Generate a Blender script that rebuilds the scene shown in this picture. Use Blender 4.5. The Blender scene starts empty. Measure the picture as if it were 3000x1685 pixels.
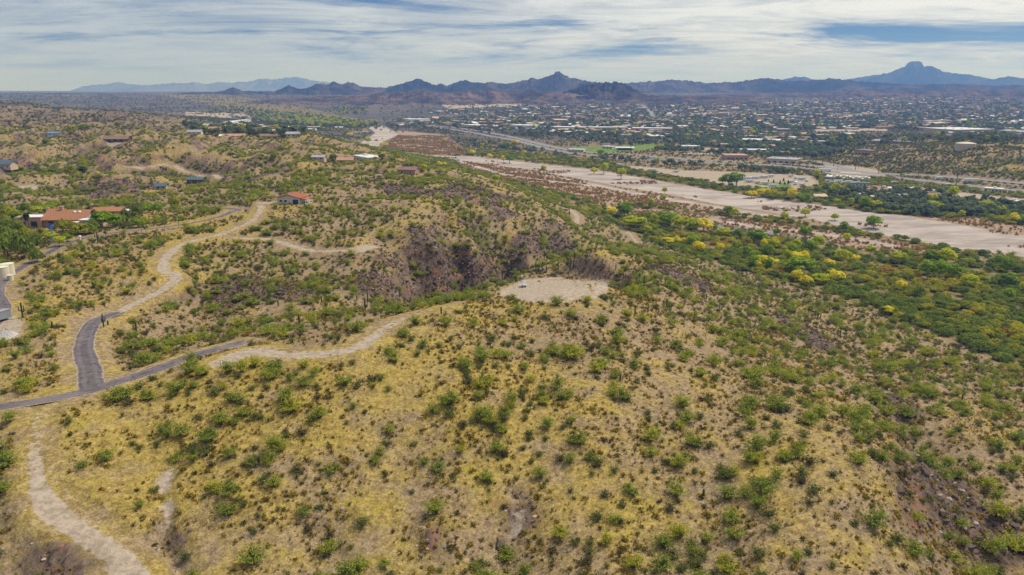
import bpy, bmesh, math, random
import numpy as np
from mathutils import Vector, Matrix

R = math.radians
scene = bpy.context.scene
col = scene.collection
random.seed(7)
rng = np.random.default_rng(11)

# ---------------------------------------------------------------- camera, light, sky
CAM_Z, PITCH, HFOV, FPX = 70.0, R(14.60), R(68.0), 1909.6
cd = bpy.data.cameras.new('camera')
cd.sensor_width = 36.0
cd.lens = 18.0 / math.tan(HFOV / 2)
cd.clip_start, cd.clip_end = 1.0, 90000.0
cam = bpy.data.objects.new('camera', cd)
cam.location = (0, 0, CAM_Z)
cam.rotation_euler = (R(90) - PITCH, 0, 0)
col.objects.link(cam)
scene.camera = cam

SUN_EL, SUN_AZ = R(56), R(62)          # azimuth measured from +Y (view direction) towards +X
sd = bpy.data.lights.new('sun', 'SUN')
sd.energy, sd.angle, sd.color = 3.1, R(6), (1.0, 0.95, 0.86)
sun = bpy.data.objects.new('sun', sd)
sdir = Vector((math.sin(SUN_AZ) * math.cos(SUN_EL), math.cos(SUN_AZ) * math.cos(SUN_EL), math.sin(SUN_EL)))
sun.rotation_euler = sdir.to_track_quat('Z', 'Y').to_euler()
col.objects.link(sun)

vs = scene.view_settings
vs.view_transform, vs.look, vs.exposure, vs.gamma, vs.use_curve_mapping = 'Standard', 'None', 0.40, 1.0, False
scene.render.engine = 'CYCLES'
scene.cycles.max_bounces = 6
scene.cycles.diffuse_bounces = 4
scene.cycles.transmission_bounces = 4
scene.cycles.volume_bounces = 0
scene.cycles.use_denoising = True
scene.cycles.denoiser = 'OPENIMAGEDENOISE'
scene.cycles.denoising_prefilter = 'NONE'
scene.cycles.use_adaptive_sampling = True
scene.cycles.adaptive_threshold = 0.004
scene.cycles.transparent_max_bounces = 4


class NT:
    """small helper to write node trees"""
    def __init__(s, tree):
        s.t = tree
        tree.nodes.clear()

    def n(s, kind, **kw):
        nd = s.t.nodes.new(kind)
        for k, v in kw.items():
            if k.startswith('i_'):
                key = k[2:]
                key = int(key) if key.isdigit() else key.replace('_', ' ')
                sock = nd.inputs[key]
                if hasattr(v, 'node'):
                    s.t.links.new(v, sock)
                else:
                    sock.default_value = v
            else:
                setattr(nd, k, v)
        return nd

    def l(s, a, b):
        s.t.links.new(a, b)

    def math(s, op, a, b=0.0, c=None, clamp=False):
        nd = s.t.nodes.new('ShaderNodeMath')
        nd.operation, nd.use_clamp = op, clamp
        for i, v in enumerate((a, b) if c is None else (a, b, c)):
            if hasattr(v, 'node'):
                s.t.links.new(v, nd.inputs[i])
            else:
                nd.inputs[i].default_value = v
        return nd.outputs[0]

    def mix(s, f, a, b, mode='MIX'):
        nd = s.t.nodes.new('ShaderNodeMix')
        nd.data_type, nd.blend_type = 'RGBA', mode
        for sock, v in ((nd.inputs[0], f), (nd.inputs[6], a), (nd.inputs[7], b)):
            if hasattr(v, 'node'):
                s.t.links.new(v, sock)
            else:
                sock.default_value = v if not isinstance(v, tuple) else (*v[:3], 1.0)
        return nd.outputs[2]

    def ramp(s, x, lo, hi):
        nd = s.t.nodes.new('ShaderNodeMapRange')
        nd.interpolation_type = 'SMOOTHSTEP'
        s.t.links.new(x, nd.inputs[0])
        for i, v in ((1, lo), (2, hi), (3, 0.0), (4, 1.0)):
            nd.inputs[i].default_value = v
        return nd.outputs[0]

    def noise(s, vec, scale, detail=4.0, rough=0.55, dist=0.0):
        nd = s.t.nodes.new('ShaderNodeTexNoise')
        if vec is not None:
            s.t.links.new(vec, nd.inputs['Vector'])
        nd.inputs['Scale'].default_value = scale
        nd.inputs['Detail'].default_value = detail
        nd.inputs['Roughness'].default_value = rough
        nd.inputs['Distortion'].default_value = dist
        return nd.outputs[0]


world = bpy.data.worlds.new('World')
scene.world = world
world.use_nodes = True
w = NT(world.node_tree)
tc = w.n('ShaderNodeTexCoord')
sep = w.n('ShaderNodeSeparateXYZ', i_Vector=tc.outputs['Generated'])
dz = w.math('MAXIMUM', sep.outputs[2], 0.0)
den = w.math('ADD', dz, 0.075)
px = w.math('DIVIDE', sep.outputs[0], den)
py = w.math('DIVIDE', sep.outputs[1], den)
comb = w.n('ShaderNodeCombineXYZ', i_X=px, i_Y=py)
mp = w.n('ShaderNodeMapping', i_Vector=comb.outputs[0])
mp.inputs['Scale'].default_value = (0.34, 0.54, 1)
mp.inputs['Rotation'].default_value = (0, 0, R(-9))
mp.inputs['Location'].default_value = (0.7, 1.3, 0)
n1 = w.noise(mp.outputs[0], 0.8, 9.0, 0.62, 0.9)
n2 = w.noise(mp.outputs[0], 3.2, 8.0, 0.68, 0.8)
n3 = w.noise(comb.outputs[0], 0.16, 3.0, 0.5, 0.0)
cov = w.math('ADD', w.math('MULTIPLY', n1, 0.80), w.math('MULTIPLY', n2, 0.20))
cover = w.ramp(cov, 0.365, 0.50)
nish = w.n('ShaderNodeTexSky', sky_type='NISHITA')
nish.sun_disc = False
nish.sun_elevation = SUN_EL
nish.sun_rotation = SUN_AZ
nish.air_density, nish.dust_density, nish.ozone_density = 1.0, 1.0, 2.0
blue = w.n('ShaderNodeVectorMath', operation='SCALE', i_0=nish.outputs[0])
blue.inputs['Scale'].default_value = 0.055
# clouds brighten towards the veiled sun, thin low cloud stays blue grey
dot = w.n('ShaderNodeVectorMath', operation='DOT_PRODUCT', i_0=tc.outputs['Generated'])
dot.inputs[1].default_value = sdir
near_sun = w.ramp(dot.outputs['Value'], 0.0, 0.62)
bright = w.mix(near_sun, (0.375, 0.43, 0.50), (0.68, 0.70, 0.71))
grey = w.mix(near_sun, (0.285, 0.335, 0.405), (0.44, 0.47, 0.50))
tone = w.ramp(w.math('ADD', w.math('MULTIPLY', n2, 0.5), w.math('MULTIPLY', n1, 0.5)), 0.44, 0.60)
cloud = w.mix(tone, grey, bright)
deep = w.mix(1.0, blue.outputs[0], (0.25, 0.44, 0.88), 'MULTIPLY')
skyc = w.mix(cover, deep, cloud)
low = w.ramp(sep.outputs[2], 0.060, 0.004)
skyc = w.mix(w.math('MULTIPLY', low, 0.9), skyc, (0.355, 0.415, 0.50))
bg = w.n('ShaderNodeBackground', i_Color=skyc)
bg.inputs['Strength'].default_value = 1.0
# the physical sky goes in at 0.055; clouds are given in the radiance they show
wo = w.n('ShaderNodeOutputWorld', i_Surface=bg.outputs[0])


# ---------------------------------------------------------------- object helpers
def tag(o, label=None, cat=None, group=None, kind=None):
    if label: o['label'] = label
    if cat: o['category'] = cat
    if group: o['group'] = group
    if kind: o['kind'] = kind
    return o


def link(o, parent=None):
    col.objects.link(o)
    if parent is not None:
        o.parent = parent
    return o


def empty(name, loc=(0, 0, 0), rz=0.0):
    o = bpy.data.objects.new(name, None)
    o.location = loc
    o.rotation_euler = (0, 0, rz)
    o.empty_display_size = 0.5
    return link(o)


def kids(o):
    return list(o.children)


def copy_tree(o, parent=None):
    c = o.copy()
    col.objects.link(c)
    if parent is not None:
        c.parent = parent
    for ch in kids(o):
        copy_tree(ch, c)
    return c


class MB:
    """collects simple solids into one mesh"""
    def __init__(s):
        s.v, s.f, s.m = [], [], []

    def add(s, verts, faces, mi=0):
        b = len(s.v)
        s.v += [tuple(p) for p in verts]
        s.f += [tuple(i + b for i in f) for f in faces]
        s.m += [mi] * len(faces)
        return s

    def box(s, x0, x1, y0, y1, z0, z1, mi=0):
        vv = [(x0, y0, z0), (x1, y0, z0), (x1, y1, z0), (x0, y1, z0), (x0, y0, z1), (x1, y0, z1), (x1, y1, z1), (x0, y1, z1)]
        return s.add(vv, [(3, 2, 1, 0), (4, 5, 6, 7), (0, 1, 5, 4), (1, 2, 6, 5), (2, 3, 7, 6), (3, 0, 4, 7)], mi)

    def tube(s, p, q, r0, r1=None, n=8, mi=0, cap=True):
        r1 = r0 if r1 is None else r1
        p, q = Vector(p), Vector(q)
        d = (q - p).normalized()
        a = d.orthogonal().normalized()
        b = d.cross(a)
        vv = []
        for c, r in ((p, r0), (q, r1)):
            for k in range(n):
                t = 2 * math.pi * k / n
                vv.append(c + (a * math.cos(t) + b * math.sin(t)) * r)
        ff = [(k, (k + 1) % n, n + (k + 1) % n, n + k) for k in range(n)]
        if cap:
            ff += [tuple(range(n - 1, -1, -1)), tuple(range(n, 2 * n))]
        return s.add(vv, ff, mi)

    def lathe(s, prof, cx=0, cy=0, n=10, mi=0):
        vv, ff = [], []
        for r, z in prof:
            for k in range(n):
                t = 2 * math.pi * k / n
                vv.append((cx + r * math.cos(t), cy + r * math.sin(t), z))
        for j in range(len(prof) - 1):
            for k in range(n):
                ff.append((j * n + k, j * n + (k + 1) % n, (j + 1) * n + (k + 1) % n, (j + 1) * n + k))
        ff.append(tuple(range((len(prof) - 1) * n, len(prof) * n)))
        ff.append(tuple(range(n - 1, -1, -1)))
        return s.add(vv, ff, mi)

    def gable(s, x0, x1, y0, y1, z, h, over=0.5, t=0.25, mi=0, axis='x'):
        """pitched roof slab, ridge along the axis, real thickness"""
        x0, x1, y0, y1 = x0 - over, x1 + over, y0 - over, y1 + over
        if axis == 'x':
            ym = (y0 + y1) / 2
            sec = [(y0, z), (ym, z + h), (y1, z), (y1, z - t), (ym, z + h - t), (y0, z - t)]
            vv = [(x0, a, b) for a, b in sec] + [(x1, a, b) for a, b in sec]
        else:
            xm = (x0 + x1) / 2
            sec = [(x0, z), (xm, z + h), (x1, z), (x1, z - t), (xm, z + h - t), (x0, z - t)]
            vv = [(a, y0, b) for a, b in sec] + [(a, y1, b) for a, b in sec]
        ff = [(k, (k + 1) % 6, 6 + (k + 1) % 6, 6 + k) for k in range(6)]
        ff += [(0, 5, 4, 1), (1, 4, 3, 2), (6, 7, 10, 11), (7, 8, 9, 10)]
        return s.add(vv, ff, mi)

    def gable_wall(s, x0, x1, y0, y1, z0, z1, h, axis='x', mi=0):
        """walls with the pitched ends closed"""
        if axis == 'x':
            ym = (y0 + y1) / 2
            sec = [(y0, z0), (y1, z0), (y1, z1), (ym, z1 + h), (y0, z1)]
            vv = [(x0, a, b) for a, b in sec] + [(x1, a, b) for a, b in sec]
        else:
            xm = (x0 + x1) / 2
            sec = [(x0, z0), (x1, z0), (x1, z1), (xm, z1 + h), (x0, z1)]
            vv = [(a, y0, b) for a, b in sec] + [(a, y1, b) for a, b in sec]
        ff = [(k, (k + 1) % 5, 5 + (k + 1) % 5, 5 + k) for k in range(5)] + [(4, 3, 2, 1, 0), (5, 6, 7, 8, 9)]
        return s.add(vv, ff, mi)

    def mesh(s, name, mats):
        me = bpy.data.meshes.new(name)
        me.from_pydata(s.v, [], s.f)
        for m in (mats if isinstance(mats, (list, tuple)) else [mats]):
            me.materials.append(m)
        if any(s.m):
            me.polygons.foreach_set('material_index', s.m)
        bm = bmesh.new()
        bm.from_mesh(me)
        bmesh.ops.recalc_face_normals(bm, faces=bm.faces)
        bm.to_mesh(me)
        bm.free()
        return me

    def build(s, name, mats, parent=None, loc=None):
        o = bpy.data.objects.new(name, s.mesh(name, mats))
        if loc is not None:
            o.location = loc
        return link(o, parent)


# ---------------------------------------------------------------- materials
def mat_plain(name, c, rough=0.85, var=0.12, scale=0.6, metal=0.0, spec=0.3):
    m = bpy.data.materials.new(name)
    m.use_nodes = True
    k = NT(m.node_tree)
    geo = k.n('ShaderNodeNewGeometry')
    nz = k.noise(geo.outputs['Position'], scale, 5.0, 0.6)
    oi = k.n('ShaderNodeObjectInfo')
    f = k.math('MULTIPLY_ADD', k.math('SUBTRACT', nz, 0.5), var * 3, 1.0)
    f = k.math('ADD', f, k.math('MULTIPLY', k.math('SUBTRACT', oi.outputs['Random'], 0.5), var))
    sc = k.n('ShaderNodeVectorMath', operation='SCALE')
    sc.inputs[0].default_value = c
    k.l(f, sc.inputs['Scale'])
    b = k.n('ShaderNodeBsdfPrincipled', i_Base_Color=sc.outputs[0], i_Roughness=rough, i_Metallic=metal)
    b.inputs['Specular IOR Level'].default_value = spec
    k.n('ShaderNodeOutputMaterial', i_Surface=b.outputs[0])
    return m


def mat_leaf(name, c1, c2, c3=None, light=0.5):
    """foliage: colour differs from plant to plant and from leaf to leaf"""
    m = bpy.data.materials.new(name)
    m.use_nodes = True
    k = NT(m.node_tree)
    oi = k.n('ShaderNodeObjectInfo')
    geo = k.n('ShaderNodeNewGeometry')
    c = k.mix(oi.outputs['Random'], c1, c2)
    if c3:
        r2 = k.math('FRACT', k.math('MULTIPLY', oi.outputs['Random'], 7.31))
        c = k.mix(k.ramp(r2, 0.72, 0.9), c, c3)
    v = k.math('MULTIPLY_ADD', geo.outputs['Random Per Island'], light, 1.0 - light * 0.5)
    sc = k.n('ShaderNodeVectorMath', operation='SCALE', i_0=c)
    k.l(v, sc.inputs['Scale'])
    # thin leaves: part of the light comes through
    d = k.n('ShaderNodeBsdfDiffuse', i_Color=sc.outputs[0])
    sc2 = k.n('ShaderNodeVectorMath', operation='MULTIPLY', i_0=sc.outputs[0])
    sc2.inputs[1].default_value = (1.25, 1.2, 0.7)
    t = k.n('ShaderNodeBsdfTranslucent', i_Color=sc2.outputs[0])
    ms = k.n('ShaderNodeMixShader', i_0=0.45, i_1=d.outputs[0], i_2=t.outputs[0])
    k.n('ShaderNodeOutputMaterial', i_Surface=ms.outputs[0])
    return m


M = {
    'asphalt': mat_plain('asphalt', (0.105, 0.084, 0.088), 0.9, 0.26, 0.5),
    'gravel': mat_plain('gravel', (0.40, 0.335, 0.285), 0.95, 0.22, 0.5),
    'pale_gravel': mat_plain('pale_gravel', (0.44, 0.40, 0.37), 0.95, 0.24, 0.45),
    'concrete': mat_plain('concrete', (0.46, 0.43, 0.40), 0.9, 0.10, 0.2),
    'highway': mat_plain('highway_asphalt', (0.20, 0.195, 0.20), 0.9, 0.10, 0.1),
    'paint_white': mat_plain('white_paint', (0.78, 0.78, 0.76), 0.6, 0.05),
    'paint_yellow': mat_plain('yellow_paint', (0.65, 0.42, 0.04), 0.6, 0.05),
    'stucco_pink': mat_plain('pink_stucco', (0.42, 0.27, 0.20), 0.95, 0.10, 0.4),
    'stucco_cream': mat_plain('cream_stucco', (0.62, 0.56, 0.42), 0.95, 0.08, 0.4),
    'stucco_tan': mat_plain('tan_stucco', (0.50, 0.38, 0.27), 0.95, 0.16, 0.3),
    'stucco_white': mat_plain('white_stucco', (0.56, 0.54, 0.52), 0.9, 0.16, 0.3),
    'tile': mat_plain('clay_tile', (0.31, 0.135, 0.068), 0.8, 0.22, 1.2),
    'tile_pale': mat_plain('faded_tile', (0.36, 0.20, 0.14), 0.8, 0.2, 0.5),
    'tile_red': mat_plain('red_clay_tile', (0.35, 0.130, 0.070), 0.8, 0.2, 1.2),
    'roof_white': mat_plain('white_roof', (0.58, 0.57, 0.56), 0.7, 0.1, 0.5),
    'roof_grey': mat_plain('grey_roof', (0.30, 0.28, 0.29), 0.7, 0.25, 0.3),
    'roof_brown': mat_plain('brown_roof', (0.20, 0.12, 0.09), 0.8, 0.25, 0.3),
    'roof_blue': mat_plain('blue_metal_roof', (0.06, 0.10, 0.13), 0.45, 0.1, 0.4, 0.0, 0.5),
    'metal_white': mat_plain('white_metal', (0.72, 0.73, 0.75), 0.4, 0.06, 0.5, 0.0, 0.5),
    'metal_grey': mat_plain('grey_metal', (0.28, 0.31, 0.35), 0.45, 0.1, 0.5, 0.3, 0.5),
    'metal_blue': mat_plain('blue_metal', (0.10, 0.20, 0.42), 0.5, 0.1, 0.5),
    'tank_cream': mat_plain('cream_tank', (0.62, 0.56, 0.42), 0.6, 0.06, 0.3),
    'tank_tan': mat_plain('tan_tank', (0.52, 0.42, 0.32), 0.7, 0.06, 0.1),
    'wood': mat_plain('dark_wood', (0.11, 0.075, 0.05), 0.9, 0.2, 1.0),
    'glass': mat_plain('dark_glass', (0.03, 0.035, 0.045), 0.12, 0.1, 0.5, 0.0, 0.6),
    'rubber': mat_plain('tyre_rubber', (0.03, 0.03, 0.03), 0.9, 0.1),
    'red': mat_plain('red_paint', (0.50, 0.05, 0.04), 0.5, 0.15),
    'car_dark': mat_plain('dark_car_paint', (0.04, 0.05, 0.08), 0.35, 0.2),
    'car_silver': mat_plain('silver_car_paint', (0.45, 0.46, 0.48), 0.35, 0.2),
    'bark': mat_plain('bark', (0.13, 0.095, 0.065), 0.95, 0.2, 2.0),
    'bark_pale': mat_plain('pale_bark', (0.40, 0.36, 0.30), 0.95, 0.2, 2.0),
    'rock_dark': mat_plain('dark_rock', (0.105, 0.075, 0.060), 0.95, 0.3, 0.6),
    'rock_brown': mat_plain('brown_rock', (0.17, 0.115, 0.085), 0.95, 0.3, 0.6),
    'rock_grey': mat_plain('grey_rock', (0.33, 0.29, 0.28), 0.95, 0.3, 0.6),
    'rock_tan': mat_plain('tan_rock', (0.36, 0.26, 0.18), 0.95, 0.3, 0.6),
    'cactus': mat_plain('saguaro_skin', (0.060, 0.082, 0.036), 0.8, 0.15, 1.5),
    'cholla': mat_leaf('cholla_joints', (0.30, 0.30, 0.12), (0.17, 0.20, 0.09), None, 0.5),
    'palo': mat_leaf('palo_verde_leaves', (0.300, 0.330, 0.052), (0.205, 0.250, 0.052), (0.370, 0.370, 0.048), 0.75),
    'creosote': mat_leaf('creosote_leaves', (0.175, 0.195, 0.056), (0.120, 0.138, 0.052), (0.120, 0.100, 0.055), 0.75),
    'mesquite': mat_leaf('mesquite_leaves', (0.220, 0.265, 0.044), (0.150, 0.195, 0.046), (0.330, 0.325, 0.040), 0.75),
    'cotton_green': mat_leaf('cottonwood_green_leaves', (0.290, 0.390, 0.028), (0.200, 0.300, 0.028), None, 0.7),
    'cotton_mixed': mat_leaf('cottonwood_turning_leaves', (0.520, 0.530, 0.028), (0.430, 0.480, 0.028), None, 0.7),
    'cotton_yellow': mat_leaf('cottonwood_yellow_leaves', (0.740, 0.640, 0.040), (0.660, 0.600, 0.040), None, 0.6),
    'rust': mat_leaf('rust_leaves', (0.400, 0.185, 0.030), (0.340, 0.220, 0.035), None, 0.7),
    'olive': mat_leaf('olive_yellow_leaves', (0.430, 0.380, 0.036), (0.310, 0.310, 0.040), None, 0.7),
    'dark_green': mat_leaf('dark_evergreen_leaves', (0.185, 0.220, 0.120), (0.130, 0.165, 0.105), None, 0.7),
    'brown_scrub': mat_leaf('brown_scrub_twigs', (0.380, 0.235, 0.105), (0.310, 0.205, 0.090), (0.270, 0.230, 0.070), 0.7),
    'dead': mat_leaf('dead_twigs', (0.100, 0.078, 0.060), (0.070, 0.055, 0.048), None, 0.7),
    'brittle': mat_leaf('brittlebush_stems', (0.330, 0.240, 0.030), (0.250, 0.200, 0.045), (0.140, 0.115, 0.040), 0.7),
    'straw': mat_leaf('straw_grass', (0.440, 0.310, 0.080), (0.360, 0.270, 0.070), None, 0.5),
    'palm': mat_leaf('palm_fronds', (0.060, 0.090, 0.025), (0.050, 0.075, 0.025), None, 0.6),
    'lawn_tree': mat_leaf('conifer_needles', (0.030, 0.055, 0.018), (0.035, 0.060, 0.018), None, 0.6),
}


def mat_water():
    m = bpy.data.materials.new('shallow_water')
    m.use_nodes = True
    k = NT(m.node_tree)
    geo = k.n('ShaderNodeNewGeometry')
    nz = k.noise(geo.outputs['Position'], 0.09, 5.0, 0.6)
    c = k.mix(k.ramp(nz, 0.42, 0.60), (0.03, 0.04, 0.035), (0.16, 0.17, 0.10))
    b = k.n('ShaderNodeBsdfPrincipled', i_Base_Color=c, i_Roughness=0.08)
    bump = k.n('ShaderNodeBump', i_Height=k.noise(geo.outputs['Position'], 1.3, 3.0))
    bump.inputs['Strength'].default_value = 0.08
    k.l(bump.outputs[0], b.inputs['Normal'])
    k.n('ShaderNodeOutputMaterial', i_Surface=b.outputs[0])
    return m


M['water'] = mat_water()


def mat_asphalt():
    m = bpy.data.materials.new('worn_asphalt')
    m.use_nodes = True
    k = NT(m.node_tree)
    P = k.n('ShaderNodeNewGeometry').outputs['Position']
    a = k.math('ABSOLUTE', k.n('ShaderNodeAttribute', attribute_name='across').outputs['Fac'])
    n1_, n2_, n3_ = k.noise(P, 0.35, 5.0, 0.65), k.noise(P, 1.6, 5.0, 0.7), k.noise(P, 0.09, 3.0)
    c = k.mix(k.ramp(n1_, 0.3, 0.7), (0.078, 0.064, 0.068), (0.150, 0.122, 0.124))
    wheel = k.math('MULTIPLY', k.math('MULTIPLY', k.ramp(a, 0.20, 0.42), k.ramp(a, 0.75, 0.52)), 0.5)
    c = k.mix(wheel, c, (0.175, 0.148, 0.150))
    v = k.n('ShaderNodeTexVoronoi', feature='DISTANCE_TO_EDGE', i_Vector=P)
    v.inputs['Scale'].default_value = 0.28
    c = k.mix(k.math('MULTIPLY', k.ramp(v.outputs[0], 0.03, 0.008), 0.75), c, (0.035, 0.030, 0.032))
    c = k.mix(k.math('MULTIPLY', k.ramp(n3_, 0.55, 0.68), 0.5), c, (0.205, 0.170, 0.155))
    dust = k.ramp(k.math('ADD', a, k.math('MULTIPLY', k.math('SUBTRACT', n2_, 0.5), 0.75)), 0.80, 1.0)
    c = k.mix(dust, c, (0.360, 0.285, 0.215))
    b = k.n('ShaderNodeBsdfPrincipled', i_Base_Color=c, i_Roughness=0.92)
    b.inputs['Specular IOR Level'].default_value = 0.2
    k.n('ShaderNodeOutputMaterial', i_Surface=b.outputs[0])
    return m


M['asphalt'] = mat_asphalt()


def mat_pool():
    m = mat_plain('pool_water', (0.05, 0.42, 0.46), 0.08, 0.05)
    return m


M['pool'] = mat_pool()


def mat_ground():
    m = bpy.data.materials.new('desert_ground')
    m.use_nodes = True
    k = NT(m.node_tree)
    geo = k.n('ShaderNodeNewGeometry')
    P = geo.outputs['Position']
    a = k.n('ShaderNodeAttribute', attribute_name='zone_a')
    b = k.n('ShaderNodeAttribute', attribute_name='zone_b')
    sa = k.n('ShaderNodeSeparateColor', i_Color=a.outputs['Color'])
    sb = k.n('ShaderNodeSeparateColor', i_Color=b.outputs['Color'])
    sand, scrub, rock, dirt = sa.outputs[0], sa.outputs[1], sa.outputs[2], a.outputs['Alpha']
    lawn, lush, grass, plain = sb.outputs[0], sb.outputs[1], sb.outputs[2], b.outputs['Alpha']
    nb = k.noise(P, 0.022, 5.0, 0.6)          # broad
    nm = k.noise(P, 0.12, 6.0, 0.62)          # metres
    nf = k.noise(P, 0.75, 6.0, 0.70)          # fine
    # stretch down-slope streaks
    mp = k.n('ShaderNodeMapping', i_Vector=P)
    mp.inputs['Scale'].default_value = (1.0, 0.35, 1.0)
    mp.inputs['Rotation'].default_value = (0, 0, R(35))
    ns = k.noise(mp.outputs[0], 0.5, 5.0, 0.65)
    straw = k.mix(k.ramp(nf, 0.36, 0.66), (0.208, 0.148, 0.040), (0.425, 0.308, 0.092))
    straw = k.mix(k.ramp(ns, 0.50, 0.70), straw, (0.340, 0.270, 0.048))
    earth = k.mix(k.ramp(nf, 0.34, 0.66), (0.175, 0.122, 0.074), (0.335, 0.245, 0.148))
    g = k.math('ADD', k.math('MULTIPLY', k.math('SUBTRACT', nm, 0.5), 1.6), k.math('MULTIPLY', k.math('SUBTRACT', nb, 0.5), 1.3))
    gmix = k.ramp(k.math('ADD', g, grass), 0.22, 0.78)
    base = k.mix(gmix, earth, straw)
    nff = k.noise(P, 2.4, 4.0, 0.75)
    base = k.mix(1.0, base, k.mix(k.ramp(nff, 0.33, 0.67), (0.70, 0.68, 0.62), (1.25, 1.25, 1.22)), 'MULTIPLY')
    # low dark plants and litter too small to model
    sp = k.noise(P, 1.6, 3.0, 0.8)
    base = k.mix(k.math('MULTIPLY', k.ramp(sp, 0.57, 0.66), 0.65), base, (0.095, 0.078, 0.032))
    # distant desert: shrub stipple
    vor = k.noise(P, 0.10, 4.0, 0.75)
    far = k.mix(k.ramp(vor, 0.40, 0.56), (0.230, 0.168, 0.125), (0.062, 0.060, 0.050))
    far = k.mix(k.ramp(k.noise(P, 0.004, 4.0, 0.6), 0.35, 0.65), far, (0.070, 0.066, 0.060))
    base = k.mix(plain, base, far)
    # rock
    rn = k.noise(mp.outputs[0], 0.45, 9.0, 0.78, 0.9)
    rc = k.mix(k.ramp(rn, 0.36, 0.60), (0.045, 0.032, 0.027), (0.215, 0.152, 0.112))
    rc = k.mix(k.ramp(nm, 0.52, 0.66), rc, (0.270, 0.145, 0.095))
    e = k.math('MULTIPLY', k.math('SUBTRACT', nf, 0.5), 0.9)
    e2 = k.math('MULTIPLY', k.math('SUBTRACT', nm, 0.5), 0.9)
    base = k.mix(k.ramp(k.math('ADD', rock, k.math('ADD', e, e2)), 0.36, 0.60), base, rc)
    # green wood floor
    fl = k.mix(k.ramp(nm, 0.38, 0.62), (0.105, 0.090, 0.035), (0.230, 0.170, 0.070))
    base = k.mix(k.ramp(k.math('ADD', lush, e2), 0.35, 0.65), base, fl)
    # brown scrub bar
    sc = k.mix(k.ramp(nf, 0.40, 0.62), (0.235, 0.150, 0.100), (0.375, 0.275, 0.200))
    base = k.mix(k.ramp(k.math('ADD', scrub, e2), 0.38, 0.58), base, sc)
    # sand
    mp2 = k.n('ShaderNodeMapping', i_Vector=P)
    mp2.inputs['Scale'].default_value = (0.35, 1.0, 1.0)
    mp2.inputs['Rotation'].default_value = (0, 0, R(40))
    sn = k.noise(mp2.outputs[0], 0.045, 8.0, 0.72, 0.5)
    sn2 = k.noise(P, 0.4, 5.0, 0.7)
    sc2 = k.mix(k.ramp(sn, 0.38, 0.62), (0.275, 0.225, 0.196), (0.425, 0.362, 0.318))
    sc2 = k.mix(k.math('MULTIPLY', k.ramp(sn2, 0.60, 0.72), 0.4), sc2, (0.330, 0.255, 0.190))
    base = k.mix(k.ramp(k.math('ADD', sand, k.math('MULTIPLY', e2, 0.5)), 0.42, 0.56), base, sc2)
    # graded dirt
    dc = k.mix(k.ramp(nf, 0.36, 0.64), (0.270, 0.208, 0.150), (0.405, 0.328, 0.250))
    base = k.mix(k.ramp(k.math('ADD', dirt, k.math('ADD', k.math('MULTIPLY', e, 1.25), k.math('MULTIPLY', e2, 0.45))), 0.34, 0.64), base, dc)
    lc = k.mix(k.ramp(nm, 0.3, 0.7), (0.085, 0.150, 0.018), (0.150, 0.230, 0.026))
    base = k.mix(k.ramp(lawn, 0.4, 0.6), base, lc)
    bs = k.n('ShaderNodeBsdfPrincipled', i_Base_Color=base, i_Roughness=0.95)
    bs.inputs['Specular IOR Level'].default_value = 0.1
    hgt = k.math('ADD', k.math('MULTIPLY', nf, 0.5), k.math('ADD', k.math('MULTIPLY', rn, k.math('MULTIPLY', rock, 5.0)), k.math('MULTIPLY', sp, 0.25)))
    bump = k.n('ShaderNodeBump', i_Height=hgt)
    bump.inputs['Strength'].default_value = 0.7
    bump.inputs['Distance'].default_value = 0.6
    k.l(bump.outputs[0], bs.inputs['Normal'])
    k.n('ShaderNodeOutputMaterial', i_Surface=bs.outputs[0])
    return m


M['ground'] = mat_ground()


def mat_mountain(name, dark, tan, scale):
    m = bpy.data.materials.new(name)
    m.use_nodes = True
    k = NT(m.node_tree)
    geo = k.n('ShaderNodeNewGeometry')
    P = geo.outputs['Position']
    n_1 = k.noise(P, scale, 8.0, 0.75)
    n_2 = k.noise(P, scale * 0.16, 5.0, 0.6)
    c = k.mix(k.ramp(n_1, 0.40, 0.62), dark, tan)
    c = k.mix(k.ramp(n_2, 0.45, 0.68), c, dark)
    b = k.n('ShaderNodeBsdfPrincipled', i_Base_Color=c, i_Roughness=1.0)
    b.inputs['Specular IOR Level'].default_value = 0.0
    bump = k.n('ShaderNodeBump', i_Height=n_1)
    bump.inputs['Strength'].default_value = 0.8
    bump.inputs['Distance'].default_value = 0.4 / scale * 0.5
    k.l(bump.outputs[0], b.inputs['Normal'])
    k.n('ShaderNodeOutputMaterial', i_Surface=b.outputs[0])
    return m


# ---------------------------------------------------------------- terrain
cp, sp_ = math.cos(PITCH), math.sin(PITCH)


def ray(u, v):
    """direction of a sight line of the survey photograph (2576 x 1447), unit forward"""
    x = (np.asarray(u, float) - 1288.0) / FPX
    d = (np.asarray(v, float) - 723.5) / FPX
    return x, cp - d * sp_, -sp_ - d * cp


def hit_plane(u, v, z):
    x, y, dz_ = ray(u, v)
    s = (z - CAM_Z) / dz_
    return x * s, y * s


def project(x, y, z):
    """where a world point is seen, and its distance"""
    dz_ = z - CAM_Z
    f = y * cp - dz_ * sp_
    d = -y * sp_ - dz_ * cp
    return 1288 + FPX * x / f, 723.5 + FPX * d / f, f


def smooth(a, b, x):
    t = np.clip((x - a) / (b - a), 0, 1)
    return t * t * (3 - 2 * t)


# perlin noise
_perm = np.random.default_rng(3).permutation(1024)
_grad = np.random.default_rng(4).uniform(0, 2 * np.pi, 1024)
_gx, _gy = np.cos(_grad), np.sin(_grad)


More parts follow.
